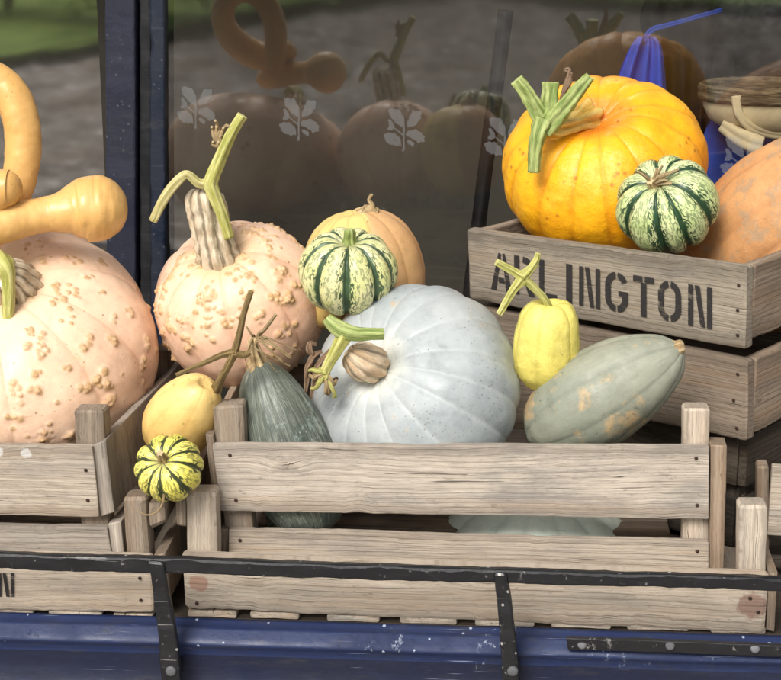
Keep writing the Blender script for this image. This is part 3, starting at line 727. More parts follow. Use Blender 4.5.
PINK = skin('pink_warty_skin', rgb(246, 216, 186), rgb(238, 196, 164), rgb(224, 164, 132), .22, patch=rgb(222, 178, 124), pthr=(.62, .76), pscale=14.,
            speck=rgb(176, 130, 92), wart=rgb(210, 170, 120), pole=rgb(206, 180, 140), polew=.13, rough=.45)
PINK2 = skin('rosy_warty_skin', rgb(243, 208, 178), rgb(234, 186, 154), rgb(220, 152, 116), .25, patch=rgb(216, 168, 112), pthr=(.58, .74), pscale=14.,
             speck=rgb(176, 130, 92), wart=rgb(212, 172, 120), pole=rgb(210, 180, 138), polew=.18, rough=.45)
BLUEP = skin('blue_grey_skin', rgb(176, 180, 178), rgb(154, 161, 162), rgb(192, 196, 194), .4, patch=rgb(184, 164, 136), pthr=(.615, .66), pscale=16.,
             speck=rgb(112, 108, 98), sscale=260., sthr=.15, pole=rgb(212, 214, 204), polew=.12, rough=.5)
ORANGE = skin('orange_skin', rgb(248, 182, 28), rgb(244, 158, 16), rgb(200, 118, 20), .4, patch=rgb(250, 196, 70), pthr=(.52, .74), pscale=8.,
              speck=rgb(150, 84, 26), sscale=95., sthr=.16, pole=rgb(232, 128, 40), polew=.13, rough=.4, bump=.0022)
PEACH = skin('peach_scabby_skin', rgb(202, 150, 98), rgb(184, 130, 80), rgb(158, 104, 64), .3, patch=rgb(166, 136, 104), pthr=(.50, .60), pscale=34.,
             speck=rgb(150, 104, 66), sscale=120., rough=.6, bump=.002)
YELLOW = skin('lemon_yellow_skin', rgb(226, 214, 118), rgb(214, 198, 98), rgb(188, 170, 72), .4, patch=rgb(234, 224, 140), pscale=16.,
              speck=rgb(150, 130, 60), sscale=110., pole=rgb(196, 190, 88), polew=.1, rough=.42, bump=.0025)
BUTTER = skin('pale_yellow_skin', rgb(236, 204, 132), rgb(226, 186, 108), rgb(200, 152, 84), .25, patch=rgb(240, 214, 150), pscale=12.,
              speck=rgb(120, 92, 44), sscale=80., rough=.42)
TWOTONE = skin('two_tone_yellow_skin', rgb(226, 200, 126), rgb(214, 184, 108), rgb(196, 150, 96), .35, patch=rgb(206, 170, 116), pthr=(.6, .7), speck=rgb(170, 120, 80), sscale=150., rough=.5,
               half=(rgb(204, 160, 112), .018))
DKGREEN = skin('dark_green_streaked_skin', rgb(86, 94, 84), rgb(66, 75, 67), rgb(178, 180, 162), .0, patch=rgb(150, 164, 156), pthr=(.56, .66), pscale=18.,
               speck=rgb(188, 196, 186), sscale=150., rough=.42, streak=.75)
GREYG = skin('grey_green_skin', rgb(156, 156, 138), rgb(134, 138, 122), rgb(112, 117, 102), .45, patch=rgb(190, 160, 116), pthr=(.545, .63), pscale=9., streak=.3,
             speck=rgb(86, 86, 68), sscale=130., sthr=.14, rough=.5, bump=.001)
PALEG = skin('pale_green_skin', rgb(238, 243, 230), rgb(220, 230, 214), rgb(178, 194, 176), .3, patch=rgb(216, 224, 206), pscale=25., rough=.5, streak=.3)
GOURD = skin('club_gourd_skin', rgb(226, 180, 112), rgb(214, 164, 94), rgb(188, 134, 72), .0, patch=rgb(206, 160, 96), pthr=(.56, .70), pscale=14.,
             speck=rgb(190, 130, 60), sscale=150., rough=.33, bump=.0005)
STR_A = striped('green_cream_striped_skin', rgb(222, 218, 164), rgb(206, 206, 140), rgb(56, 74, 50), .36, .465, 230.)
STR_B = striped('dark_green_striped_skin', rgb(214, 220, 164), rgb(190, 204, 138), rgb(38, 62, 40), .34, .495, 230.)
STR_C = striped('yellow_green_striped_skin', rgb(240, 226, 120), rgb(224, 212, 96), rgb(54, 60, 34), .34, .465, 230.)

anyreg = lambda p: True
# 1 big pink warty pumpkin, left
g = squash('warty_pumpkin', 'largest pink warty pumpkin, filling the left crate, stem facing out', 'pumpkin', -2, 352, .285, 158, 104, (.05, .70, .68), PINK, 12, .028, .20, .26, .08,
           warts=[(14, (2, 4), 4., (1.6, 4.2), lambda p: p[2] < .1), (30, (1, 1), 3, (1.0, 2.4), anyreg)],
           wart_px=[(69, 256, 5, 4, 4.4), (43, 261, 4, 4, 3.8), (104, 265, 4, 4, 4), (54, 287, 5, 4, 4), (58, 300, 9, 7, 4.2), (76, 297, 6, 5, 4.2), (100, 293, 2, 2, 3.6), (71, 317, 3, 3, 3.4), (130, 313, 5, 3, 5),
                    (112, 320, 3, 2, 4), (86, 344, 4, 3, 5), (112, 339, 6, 5, 5.4), (147, 346, 2, 2, 6), (142, 363, 3, 3, 6), (43, 350, 5, 5, 4), (66, 369, 2, 2, 3.8), (104, 381, 8, 6, 5.4), (109, 400, 4, 3.5, 6),
                    (83, 389, 4, 3, 5.4), (38, 376, 2, 2, 4.4), (38, 391, 3, 2, 5), (12, 391, 4, 4, 4.6), (14, 417, 5, 5, 4), (45, 437, 9, 9, 4), (70, 437, 3, 2, 5.4), (142, 379, 2, 2, 5), (146, 391, 3, 3, 5), (26, 244, 5, 5, 3.6),
                    (137, 282, 3, 3, 4.4), (151, 306, 4, 3, 4.4), (156, 350, 3, 2, 4.6), (41, 341, 6, 5, 4), (26, 331, 5, 4, 3.6), (20, 402, 3, 3, 3.6), (58, 402, 1, 1, 3.6), (84, 276, 3, 3, 3.4), (30, 300, 7, 5, 3.4), (120, 374, 1, 1, 3), (132, 424, 2, 2, 3.4), (96, 420, 1, 1, 3)],
           res=(560, 300), seed=3, phase=.4, group='warty pink pumpkins')
r0 = g['root']; Y = g['Y']; s = g['s']
tube('stem', [at(18, 296, Y + .015), at(14, 286, Y - .012), at(8, 277, Y - .032), at(2, 272, Y - .045)], [32 * s, 25 * s, 19 * s, 14 * s], S_CORK, r0, ridges=12, amp=.09, n=84, rough=.08)
tube('stem', [at(0, 262, Y - .030), at(3, 267, Y - .052), at(8, 280, Y - .058), at(8, 320, Y - .060), at(6, 364, Y - .062)], [11 * s, 11 * s, 6.5 * s, 5.5 * s, 3.5 * s], S_YGREEN, r0, ridges=5, amp=.10)
# 4 second warty pumpkin
g = squash('warty_pumpkin', 'smaller pink warty pumpkin standing behind the yellow squash, tall green shoot on top', 'pumpkin', 241, 304, .34, 86, 76, (-.22, .66, .68), PINK2, 10, .05, .16, .28, .08,
           warts=[(10, (3, 6), 4.5, (1.6, 4.2), lambda p: p[0] < -.6), (12, (3, 7), 6, (1.6, 3.8), lambda p: p[2] > .45), (16, (1, 1), 3, (1., 2.6), anyreg)],
           wart_px=[(207, 298, 6, 4, 5.4), (207, 303, 4, 4, 5), (168, 320, 7, 5, 5.2), (171, 329, 5, 4, 5), (173, 275, 9, 7, 4.4), (188, 344, 6, 4, 5), (193, 346, 2, 2, 5), (221, 312, 3, 2, 4), (225, 323, 3, 2, 4.4), (252, 279, 4, 3, 4.6),
                    (168, 362, 3, 2, 6), (161, 348, 3, 2, 5.4), (158, 307, 6, 5, 4.6), (280, 271, 5, 3, 5.6), (272, 295, 4, 3, 5.4), (287, 303, 6, 4, 5.4), (287, 326, 4, 3, 4.6), (270, 354, 4, 4, 4.6), (294, 351, 4, 4, 5), (259, 321, 3, 3, 4), (282, 336, 4, 4, 4.4),
                    (163, 292, 8, 6, 4.2), (182, 258, 9, 6, 4.2), (252, 232, 9, 7, 4.6), (278, 229, 9, 7, 4.6), (300, 230, 9, 7, 4.6), (312, 240, 7, 6, 4.4), (266, 240, 7, 6, 4.2), (240, 268, 5, 6, 3.8), (244, 296, 2, 2, 3.6), (214, 340, 2, 2, 3.6), (302, 285, 4, 4, 4.6), (300, 372, 3, 3, 4)],
           res=(420, 230), seed=8, phase=1.1, group='warty pink pumpkins')
r0 = g['root']; Y = g['Y']; s = g['s']
tube('stem', [at(222, 267, Y + .004), at(218, 255, Y - .005), at(212, 235, Y - .010), at(207, 210, Y - .012), at(203, 196, Y - .010), at(203, 190, Y - .008)],
     [23 * s, 20 * s, 17 * s, 18.5 * s, 16 * s, 8 * s], S_CORK, r0, ridges=9, amp=.11, n=80, rough=.13, twist=3.)
st = tube('shoot', [at(229, 238, Y - .032), at(221, 212, Y - .034), at(212, 190, Y - .034), at(211, 180, Y - .034), at(219, 160, Y - .034), at(230, 135, Y - .034), at(242, 115, Y - .034)],
          [4.5 * s, 5.2 * s, 6.2 * s, 6.5 * s, 6 * s, 5 * s, 4.8 * s], S_YGREEN, r0, ridges=5, amp=.16)
tube('shoot', [at(212, 182, Y - .030), at(200, 184, Y - .034), at(188, 175, Y - .036), at(180, 179, Y - .036), at(166, 196, Y - .036), at(153, 221, Y - .036)],
     [5.5 * s, 4.4 * s, 3.8 * s, 4.5 * s, 4.6 * s, 4 * s], S_STRAW, r0, ridges=5, amp=.14)
for k in range(9):
    x, y = random.uniform(212, 226), random.uniform(124, 146)
    tube('tendril', [at(224, 148, Y - .032), at((x + 222) / 2 - 3, (y + 148) / 2, Y - .036), at(x, y, Y - .034), at(x + random.uniform(-4, 5), y + random.uniform(-4, 4), Y - .04)],
         [1.6 * s, 1.8 * s, 1.7 * s, 1.2 * s], S_DRY, r0, ridges=3, amp=.1, n=8, sub=5)
# gourds
def bent_gourd(name, label, pts, rad, mat, base, group=None):
    root = empty(name, base); tag(root, label, 'gourd', group)
    o = tube('rind', pts, rad, mat, root, None, 4, .014, 56, 14, 0, .03)
    # rounded ends
    for v_ in o.data.vertices:
        q_ = v_.co; d_ = noise.noise_vector(q_ * 14) * .0020 + noise.noise_vector(q_ * 60) * .0003
        v_.co = q_ + d_
    return root, o
s = per_px(at(60, 215, .3))
def ball_end(cx, cy, R, ang, Y, dY, ths):
    """picture points and radii of a round end centred at cx, cy, pointing along ang"""
    return [(cx + R * math.cos(R_(t)) * math.cos(ang), cy - R * math.cos(R_(t)) * math.sin(ang), Y + dY * math.cos(R_(t)), max(.4, R * math.sin(R_(t)))) for t in ths]
club = ball_end(95, 208.5, 33, 0, .262, .01, (0, 6, 14, 24, 36, 50, 65, 80, 95, 108))
club += [(77, 209.5, .257, 28), (70, 210.5, .254, 24.4), (63, 211.8, .251, 21), (55, 213, .249, 18.8), (46, 214.2, .247, 17.5), (30, 217, .24, 17.2), (10, 222, .23, 18), (-15, 229, .22, 19), (-38, 236, .21, 17), (-52, 241, .205, 10), (-56, 242, .204, .4)]
bent_gourd('club_gourd', 'orange-tan club gourd with round bulb lying across the big pink pumpkin', [at(*c[:3]) for c in club], [c[3] * s for c in club], GOURD, at(60, 245, .25), 'smooth tan gourds')
s = per_px(at(0, 130, .31))
loop = [(14, 205, .290, .4), (14.5, 203, .290, 8), (16, 198, .29, 13), (18.5, 188, .292, 15.5), (21, 172, .295, 17), (23, 150, .30, 18), (22, 125, .305, 18.3), (15, 102, .31, 18.2), (1, 84, .315, 17.8), (-20, 75, .317, 17.5), (-42, 79, .315, 17.5), (-60, 94, .31, 18), (-70, 118, .30, 18.5), (-71, 143, .285, 20), (-62, 168, .265, 22), (-44, 187, .248, 23), (-20, 195, .238, 22)]
loop += [c for c in reversed(ball_end(2, 189, 19.5, .12, .228, -.004, (0, 6, 14, 24, 36, 50, 65, 85)))]
bent_gourd('loop_gourd', 'tan gourd bent into a tall loop, standing on the big pink pumpkin', [at(x, y, z) for x, y, z, r in loop], [r * s for x, y, z, r in loop], GOURD, at(-20, 215, .27), 'smooth tan gourds')

# 5 small pale yellow squash
g = squash('yellow_squash', 'pale yellow oval squash with a forked brown twig, above the small striped one', 'squash', 183, 416, .115, 36, 55, (.46, .60, .62), BUTTER, 8, .014, prof=[(.93, .0), (.96, .12), (.99, .26), (.86, .52), (.55, .80), (.1, .98), (-.4, .98), (-.8, .66), (-.97, .28), (-1, 0)], seed=5, group='yellow squashes')
r0 = g['root']; Y = g['Y']; s = g['s']
tube('stem', [at(216, 389, Y + .004), at(221, 379, Y - .012), at(228, 366, Y - .02), at(234, 353, Y - .022)], [6 * s, 3.6 * s, 3.4 * s, 4.2 * s], S_TWIG, r0, ridges=5, amp=.12)
tube('twig', [at(234, 353, Y - .020), at(239, 335, Y - .022), at(244, 312, Y - .024), at(251, 291, Y - .024)], [4 * s, 3.2 * s, 2.9 * s, 2.6 * s], S_TWIG, r0, ridges=5, amp=.12)
tube('twig', [at(236, 352, Y - .020), at(222, 355, Y - .022), at(204, 363, Y - .024), at(176, 375, Y - .03)], [4 * s, 3. * s, 2.4 * s, 1.8 * s], S_TWIG, r0, ridges=5, amp=.12)
tube('twig', [at(232, 352, Y - .020), at(243, 355, Y - .02), at(250, 352, Y - .018)], [3.6 * s, 3.4 * s, 2.4 * s], S_TWIG, r0, ridges=5, amp=.12)
# 6 mini striped
g = squash('mini_pumpkin', 'smallest striped yellow and dark green squash wedged between two crates', 'squash', 169, 468, .015, 35, 28, (-.20, .34, .90), STR_C, 10, .12, .26, .34, .1, seed=11, phase=.3, group='striped squashes')
r0 = g['root']; Y = g['Y']; s = g['s']
tube('stem', [at(163, 459, Y + .003), at(161, 456, Y - .006), at(160, 453, Y - .012)], [6 * s, 4.2 * s, 3 * s], S_DRY, r0, ridges=5, amp=.2)
tube('tendril', [at(165, 486, Y - .008), at(164, 494, Y - .012), at(163, 502, Y - .014), at(158, 511, Y - .018), at(148, 515, Y - .02), at(138, 511, Y - .02)], [1.5 * s, 1.2 * s, 1.1 * s, 1 * s, .9 * s, .6 * s], S_DRY, r0, ridges=3, amp=.1, n=8)
# 7 dark green squash
g = squash('hubbard_squash', 'dark green streaked pointed squash beside the blue pumpkin, dried pale stem', 'squash', 288, 450, .13, 48, 92, (-.30, .92, .18), DKGREEN, 9, .03,
           prof=[(1.0, .0), (1.0, .14), (.98, .26), (.84, .50), (.52, .76), (.1, .95), (-.3, 1.0), (-.7, .82), (-.92, .5), (-1, 0)], seed=14)
r0 = g['root']; Y = g['Y']; s = g['s']
tube('stem', [at(259, 368, Y), at(257, 360, Y - .002), at(254, 350, Y - .004), at(253, 341, Y - .005), at(255, 337, Y - .005)], [11 * s, 8 * s, 5.6 * s, 4.4 * s, 2.4 * s], S_DRY, r0, ridges=6, amp=.2, n=36, rough=.3)
for (x1, y1, x2, y2, dd, rr) in ((272, 344, 291, 358, .02, 3.), (266, 346, 283, 362, .03, 2.2), (264, 330, 276, 314, .012, 3.), (262, 333, 270, 322, .0, 2.), (258, 350, 290, 366, .026, 1.6), (252, 335, 246, 326, .01, 1.8), (268, 338, 296, 350, .02, 1.5), (250, 345, 245, 360, .02, 1.5), (262, 352, 276, 372, .028, 1.3)):
    tube('dried_fibre', [at(255, 342, Y - .004), at((255 + x1) / 2, (342 + y1) / 2 - 3, Y - dd * .5), at(x1, y1, Y - dd), at(x2, y2, Y - dd)], [rr * .7 * s, rr * .7 * s, rr * .6 * s, rr * .5 * s], S_DRY, r0, ridges=3, amp=.25, n=10, sub=5)
# 8 two-tone round squash
g = squash('round_squash', 'half yellow half tan round squash behind the striped one, thin dry stalk', 'squash', 364, 274, .40, 62, 66, (-.16, .95, .22), TWOTONE, 11, .03, .08, .25, .06, a=.9, b=.95, seed=17, phase=.5, group='yellow squashes')
r0 = g['root']; Y = g['Y']; s = g['s']
tube('stem', [at(364, 217, Y - .01), at(369, 211, Y - .01), at(372, 205, Y - .012), at(369, 200, Y - .012), at(372, 194, Y - .012)], [10 * s, 7 * s, 2.6 * s, 1.6 * s, 1.4 * s], S_DRY, r0, ridges=5, amp=.2)
for k in range(5):
    x = random.uniform(364, 380)
    tube('dried_fibre', [at(371, 209, Y), at(x, 208 + random.uniform(-3, 3), Y - .01), at(x + random.uniform(-4, 6), 214 + random.uniform(-4, 5), Y - .02)], [1.6 * s, 1.4 * s, 1. * s], S_DRY, r0, ridges=3, amp=.1, n=8, sub=4)
g = squash('yellow_squash', 'small yellow squash end peeking out below the green and cream striped squash', 'squash', 324, 303, .315, 23, 26, (.5, .6, .3), BUTTER, 8, .02, dip=.1, seed=19, res=(120, 70), group='yellow squashes')
# 9 striped on blue pumpkin
g = squash('carnival_squash', 'green and cream striped squash with upright ribs, resting on the blue-grey pumpkin', 'squash', 348, 271.5, .235, 50, 41, (.02, .80, .52), STR_A, 10, .17, .24, .34, .12, seed=21, phase=.35, group='striped squashes')
r0 = g['root']; Y = g['Y']; s = g['s']
tube('stem', [at(350, 243, Y + .003), at(350, 238, Y), at(350, 232, Y - .004), at(350, 229, Y - .005)], [7 * s, 5.2 * s, 5 * s, 3.5 * s], S_GREEN, r0, ridges=6, amp=.2)
# 10 blue grey pumpkin
g = squash('blue_pumpkin', 'big blue-grey ribbed pumpkin with curved green stem in the middle crate', 'pumpkin', 414, 392, .185, 111, 82, (-.53, .36, .77), BLUEP, 17, .036, .20, .26, .08, res=(420, 220), seed=24, phase=.2)
r0 = g['root']; Y = g['Y']; s = g['s']
tube('stem', [at(376, 364, Y + .012), at(371, 364, Y - .006), at(365, 362, Y - .018), at(357, 358, Y - .028), at(351, 354, Y - .033), at(349, 352, Y - .033)], [15 * s, 18 * s, 19 * s, 16.5 * s, 11 * s, 5 * s], S_BARK, r0, ridges=9, amp=.06, n=72, rough=.06)
tube('green_shoot', [at(384, 334, Y - .055), at(372, 334, Y - .056), at(356, 334, Y - .055), at(342, 330, Y - .052), at(333, 324, Y - .048), at(327, 318, Y - .045)], [5. * s, 5.6 * s, 6.6 * s, 8 * s, 6.5 * s, 5 * s], S_GREEN, r0, ridges=5, amp=.12)
tube('green_shoot', [at(345, 335, Y - .052), at(338, 348, Y - .052), at(330, 362, Y - .05), at(324, 374, Y - .048)], [7.5 * s, 6. * s, 5. * s, 4.5 * s], S_YGREEN, r0, ridges=5, amp=.15)
for k in range(12):
    x, y = random.uniform(312, 336), random.uniform(366, 396)
    tube('tendril', [at(325, 373, Y - .048), at((x + 325) / 2 + random.uniform(-3, 3), (y + 373) / 2, Y - .055), at(x, y, Y - .05), at(x + random.uniform(-5, 5), y + random.uniform(-6, 2), Y - .045)],
         [2.2 * s, 2.2 * s, 2. * s, 1.4 * s], S_YGREEN if k % 2 else S_DRY, r0, ridges=3, amp=.2, n=8, sub=5)
for (a_, b_, c_, d_) in (((322, 352), (314, 356), (307, 372), (306, 392)), ((330, 350), (322, 360), (316, 372), (311, 398)), ((336, 352), (328, 372), (330, 382), (338, 378)), ((316, 345), (310, 344), (311, 352), (317, 358))):
    tube('withered_leaf', [at(*a_, Y - .03), at(*b_, Y - .034), at(*c_, Y - .034), at(*d_, Y - .03)], [1.2 * s, 2. * s, 2.6 * s, 1. * s], S_LEAF, r0, ridges=3, amp=.45, n=24, twist=30, rough=.3)

# 11 orange pumpkin
g = squash('orange_pumpkin', 'bright orange pumpkin with forked green stem in the stencilled box', 'pumpkin', 604, 168, .50, 103, 76, (-.18, .62, .70), ORANGE, 15, .034, .20, .26, .08, res=(420, 220), seed=30, phase=.1, namp=.045)
r0 = g['root']; Y = g['Y']; s = g['s']
tube('stem', [at(588, 118, Y + .012), at(578, 121, Y - .010), at(565, 126, Y - .03), at(552, 128, Y - .045), at(545, 126, Y - .055)], [17 * s, 11.5 * s, 9.5 * s, 10 * s, 8 * s], S_ORANGE, r0, ridges=6, amp=.18, n=36)
Yn = Y - .055
tube('green_shoot', [at(544, 128, Yn), at(540, 118, Yn), at(531, 101, Yn), at(524, 90, Yn), at(516, 80, Yn)], [10.5 * s, 8 * s, 7.2 * s, 6.6 * s, 6 * s], S_GREEN, r0, ridges=5, amp=.17, rough=.16, n=40)
tube('green_shoot', [at(545, 124, Yn), at(548, 114, Yn + .008), at(550, 98, Yn + .012), at(551, 82, Yn + .015)], [10.5 * s, 8 * s, 7.6 * s, 7.2 * s], S_GREEN, r0, ridges=5, amp=.17, rough=.16, n=40)
tube('green_shoot', [at(546, 128, Yn), at(556, 118, Yn - .006), at(568, 103, Yn - .01), at(580, 88, Yn - .012), at(590, 76, Yn - .012)], [10.5 * s, 8.5 * s, 7.2 * s, 6 * s, 4.5 * s], S_GREEN, r0, ridges=5, amp=.17, rough=.16, n=40)
tube('green_shoot', [at(543, 122, Yn - .006), at(538, 135, Yn - .014), at(535, 152, Yn - .016), at(534, 172, Yn - .016)], [9.5 * s, 7 * s, 6. * s, 5.4 * s], S_GREEN, r0, ridges=5, amp=.17, rough=.16, n=40)
for k in range(5):
    x, y = random.uniform(560, 573), random.uniform(66, 84)
    tube('tendril', [at(560, 110, Yn + .01), at(562, 96, Yn + .012), at(x, y, Yn + .012), at(x + random.uniform(-6, 6), y + random.uniform(-3, 5), Yn + .015), at(x + random.uniform(-6, 6), y + random.uniform(2, 8), Yn + .01)],
         [2 * s, 2 * s, 1.6 * s, 1.3 * s, 1 * s], S_LEAF, r0, ridges=3, amp=.2, n=8, sub=5)
# 12 green striped at right
g = squash('carnival_squash', 'dark green striped squash with tan scarred crown, in front of the orange pumpkin', 'squash', 667, 205, .335, 52, 43, (-.36, .60, .72), STR_B, 9, .15, .24, .36, .1, seed=33, phase=.8, group='striped squashes')
r0 = g['root']; Y = g['Y']; s = g['s']
tube('stem', [at(655, 187, Y + .004), at(652, 184, Y - .004), at(650, 181, Y - .010)], [9 * s, 5 * s, 3.4 * s], S_DRY, r0, ridges=5, amp=.2)
for k in range(9):
    x, y = random.uniform(634, 684), random.uniform(168, 190)
    tube('dried_fibre', [at(653, 184, Y - .003), at((x + 653) / 2, (y + 184) / 2 - 3, Y - .012), at(x, y - 3, Y - .012)], [1.8 * s, 1.7 * s, 1. * s], S_DRY, r0, ridges=3, amp=.2, n=8, sub=4)
# 13 peach squash
g = squash('peach_squash', 'rough peach-coloured long squash at the right end of the stencilled box', 'squash', 790, 232, .42, 86, 128, (.62, .52, .45), PEACH, 10, .03, a=.9, b=1., dip=.1, seed=37, namp=.03, res=(300, 180))
# 14 lemon yellow
g = squash('yellow_squash', 'lemon yellow upright squash with branching green stem, right of the blue pumpkin', 'squash', 547, 348, .155, 34, 47, (.03, .95, .30), YELLOW, 7, .05,
           prof=[(.86, .0), (.93, .14), (1.0, .34), (.95, .62), (.7, .86), (.25, .96), (-.2, .98), (-.55, .88), (-.84, .58), (-.97, .25), (-.98, .0)], seed=41, namp=.05, group='yellow squashes')
r0 = g['root']; Y = g['Y']; s = g['s']
tube('stem', [at(548, 317, Y + .004), at(548, 308, Y - .004), at(544, 299, Y - .01), at(535, 289, Y - .014), at(523, 278, Y - .016)], [6.5 * s, 4.4 * s, 3.6 * s, 3.6 * s, 4. * s], S_YGREEN, r0, ridges=5, amp=.15)
tube('green_shoot', [at(523, 278, Y - .016), at(514, 272, Y - .018), at(496, 262, Y - .02)], [5.4 * s, 3.8 * s, 3. * s], S_YGREEN, r0, ridges=5, amp=.2, rough=.2, n=40)
tube('green_shoot', [at(522, 277, Y - .017), at(530, 269, Y - .012), at(536, 260, Y - .01), at(538, 253, Y - .01)], [5.4 * s, 4. * s, 3.2 * s, 2.2 * s], S_YGREEN, r0, ridges=5, amp=.2, rough=.2, n=40)
tube('green_shoot', [at(522, 279, Y - .018), at(512, 292, Y - .02), at(505, 304, Y - .022), at(499, 314, Y - .022)], [5. * s, 3.6 * s, 3.2 * s, 3. * s], S_YGREEN, r0, ridges=5, amp=.2, rough=.2, n=40)
# 15 grey-green long squash
g = squash('long_squash', 'long grey-green squash with tan scar lying across the middle crate', 'squash', 604, 394, .125, 50, 92, (.80, .50, .30), GREYG, 8, .025,
           prof=[(.96, .0), (.975, .09), (.965, .16), (.86, .42), (.62, .70), (.25, .93), (-.15, 1.0), (-.5, .90), (-.8, .62), (-.95, .3), (-1, 0)], seed=44, namp=.03, res=(260, 160))
r0 = g['root']; Y = g['Y']; s = g['s']
tube('stem', [at(672, 350, Y + .004), at(677, 348.5, Y), at(681, 347.5, Y - .001), at(684, 347, Y - .001)], [9 * s, 7.5 * s, 7.5 * s, 5 * s], S_DRY, r0, ridges=6, amp=.15, n=30, rough=.3)
# 16 pale green pumpkin low in the crate
g = squash('pale_pumpkin', 'pale green pumpkin low inside the middle crate, glimpsed through the slat gap', 'pumpkin', 537, 540, .188, 100, 46, (.05, .95, .2), PALEG, 14, .05, .15, .3, .08, seed=47)
# dark filler: two more fruits glimpsed deep in the crates
g = squash('green_squash', 'dark green squash low in the middle crate, barely seen through the gap', 'squash', 300, 536, .18, 40, 28, (.3, .6, .5), DKGREEN, 10, .05, seed=50)

# ------------------------------------------------------------------ shop window
fW = Frame(390, 200, .92, 10, 0)
win = fW.root('shop_window')
tag(win, 'shop window with navy frame and dark glass bearing white oak-leaf emblems', 'window')
def frame_post(name, pix, n0, n1, mat, r=.003): return fW.post(win, name, pix, n0, n1, mat, r=r, wob=.0004)
frame_post('mullion', [(103, -260), (134, -260), (136.5, 560), (108, 560)], -.024, .05, NAVY)
frame_post('gasket', [(138, -260), (150, -260), (152, 560), (141, 560)], -.012, .045, BLACKG)
frame_post('inner_frame', [(148.5, -260), (163, -260), (166, 560), (151, 560)], -.013, .045, NAVY2)
frame_post('mullion', [(1120, -260), (1165, -260), (1165, 640), (1120, 640)], -.03, .05, NAVY)
frame_post('mullion', [(-420, -260), (-380, -260), (-380, 560), (-420, 560)], -.03, .05, NAVY)
def uq(px, py): return fW.uz(px, py, 0)
zb = .62; zt_ = uq(390, -255)[1]
def glass_mat(fac):
    t = NT('window_glass'); v = t.obj()
    tr = t.n('BsdfTransparent', {'Color': (.95, .96, .95, 1)})
    lw = t.n('LayerWeight', {'Blend': .5}).outputs['Facing']
    gl = t.n('BsdfGlossy', {'Color': (1, .97, .93, 1), 'Roughness': .036, 'Normal': t.bump(t.noise(v, 2.2, 1, .4), .004, .35)})
    mx = t.n('MixShader', {0: t.rng(lw, 0, 1, fac, .9, False), 1: tr.outputs[0], 2: gl.outputs[0]})
    t.t.links.new(mx.outputs[0], t.out.inputs[0]); return t.m
def pane(u0, u1, fac):
    V = [(u0, .0, zb), (u1, .0, zb), (u1, .0, zt_), (u0, .0, zt_)]
    return mesh_obj('glass_pane', V, [(0, 1, 2, 3)], glass_mat(fac), win, False)
pane(uq(-385, 200)[0], uq(106, 200)[0], .27)
gp = pane(uq(168, 200)[0], uq(1125, 200)[0], .125)
uw0, uw1 = uq(-420, 200)[0], uq(1160, 200)[0]
boxboard(win, 'sill', uw0, uw1, -.06, .05, zb - .05, zb, NAVY, r=.004, wob=.0004)
boxboard(win, 'head_rail', uw0, uw1, -.03, .05, zt_, zt_ + .08, NAVY, r=.004, wob=.0004)
# oak-leaf emblems on the glass
def emblem_mat():
    t = NT('white_vinyl')
    d = t.n('BsdfPrincipled', {'Base Color': (.34, .35, .36, 1), 'Roughness': .9, 'Alpha': .20}); t.t.links.new(d.outputs[0], t.out.inputs[0]); return t.m
EMB = emblem_mat()
LEAVES = [[(135, 130), (165, 115), (205, 132), (240, 128), (265, 160), (268, 190), (295, 215), (300, 320), (270, 330), (236, 304), (205, 285), (186, 250), (162, 230), (138, 200), (142, 178), (128, 160)],
          [(380, 145), (420, 152), (475, 148), (478, 190), (468, 212), (476, 232), (440, 262), (432, 298), (380, 325), (325, 328), (325, 270), (346, 240), (345, 212), (372, 182)],
          [(122, 245), (150, 243), (190, 300), (192, 345), (158, 368), (120, 362), (118, 345), (140, 310)],
          [(85, 400), (108, 402), (130, 384), (160, 398), (190, 388), (220, 425), (248, 440), (262, 490), (265, 540), (228, 530), (205, 547), (180, 522), (150, 527), (120, 500), (96, 482), (98, 455), (78, 430)],
          [(310, 402), (340, 365), (368, 368), (420, 348), (448, 378), (482, 388), (490, 418), (515, 432), (505, 460), (512, 492), (470, 496), (440, 515), (425, 480), (395, 468), (360, 442), (325, 436)],
          [(320, 480), (350, 468), (378, 490), (402, 500), (398, 530), (388, 552), (360, 525), (340, 522)],
          [(283, 325), (303, 325), (298, 480), (302, 560), (300, 597), (270, 595), (284, 540), (282, 470)],
          [(186, 340), (200, 336), (284, 408), (282, 428)]]
def emblem(px, py, w, h):
    V, Fc = [], []
    polys = []
    polys = [[((x - 283) / 431, (340 - y) / 522) for x, y in reversed(q)] for q in LEAVES]
    for i, poly in enumerate(polys):
        idx = []
        for x, y in poly:
            u, z = fW.uz(px + x * w, py - y * h, -.0015); idx.append(len(V)); V.append((u, -.0015, z))
        Fc.append(idx)
    mesh_obj('emblem', V, Fc, EMB, gp, False)
for px, py, w, h in ((195, 106, 38, 46), (298, 117.5, 40, 47), (403, 128, 41, 47), (504, 137, 42, 48), (742, 158, 46, 52)): emblem(px, py, w, h)

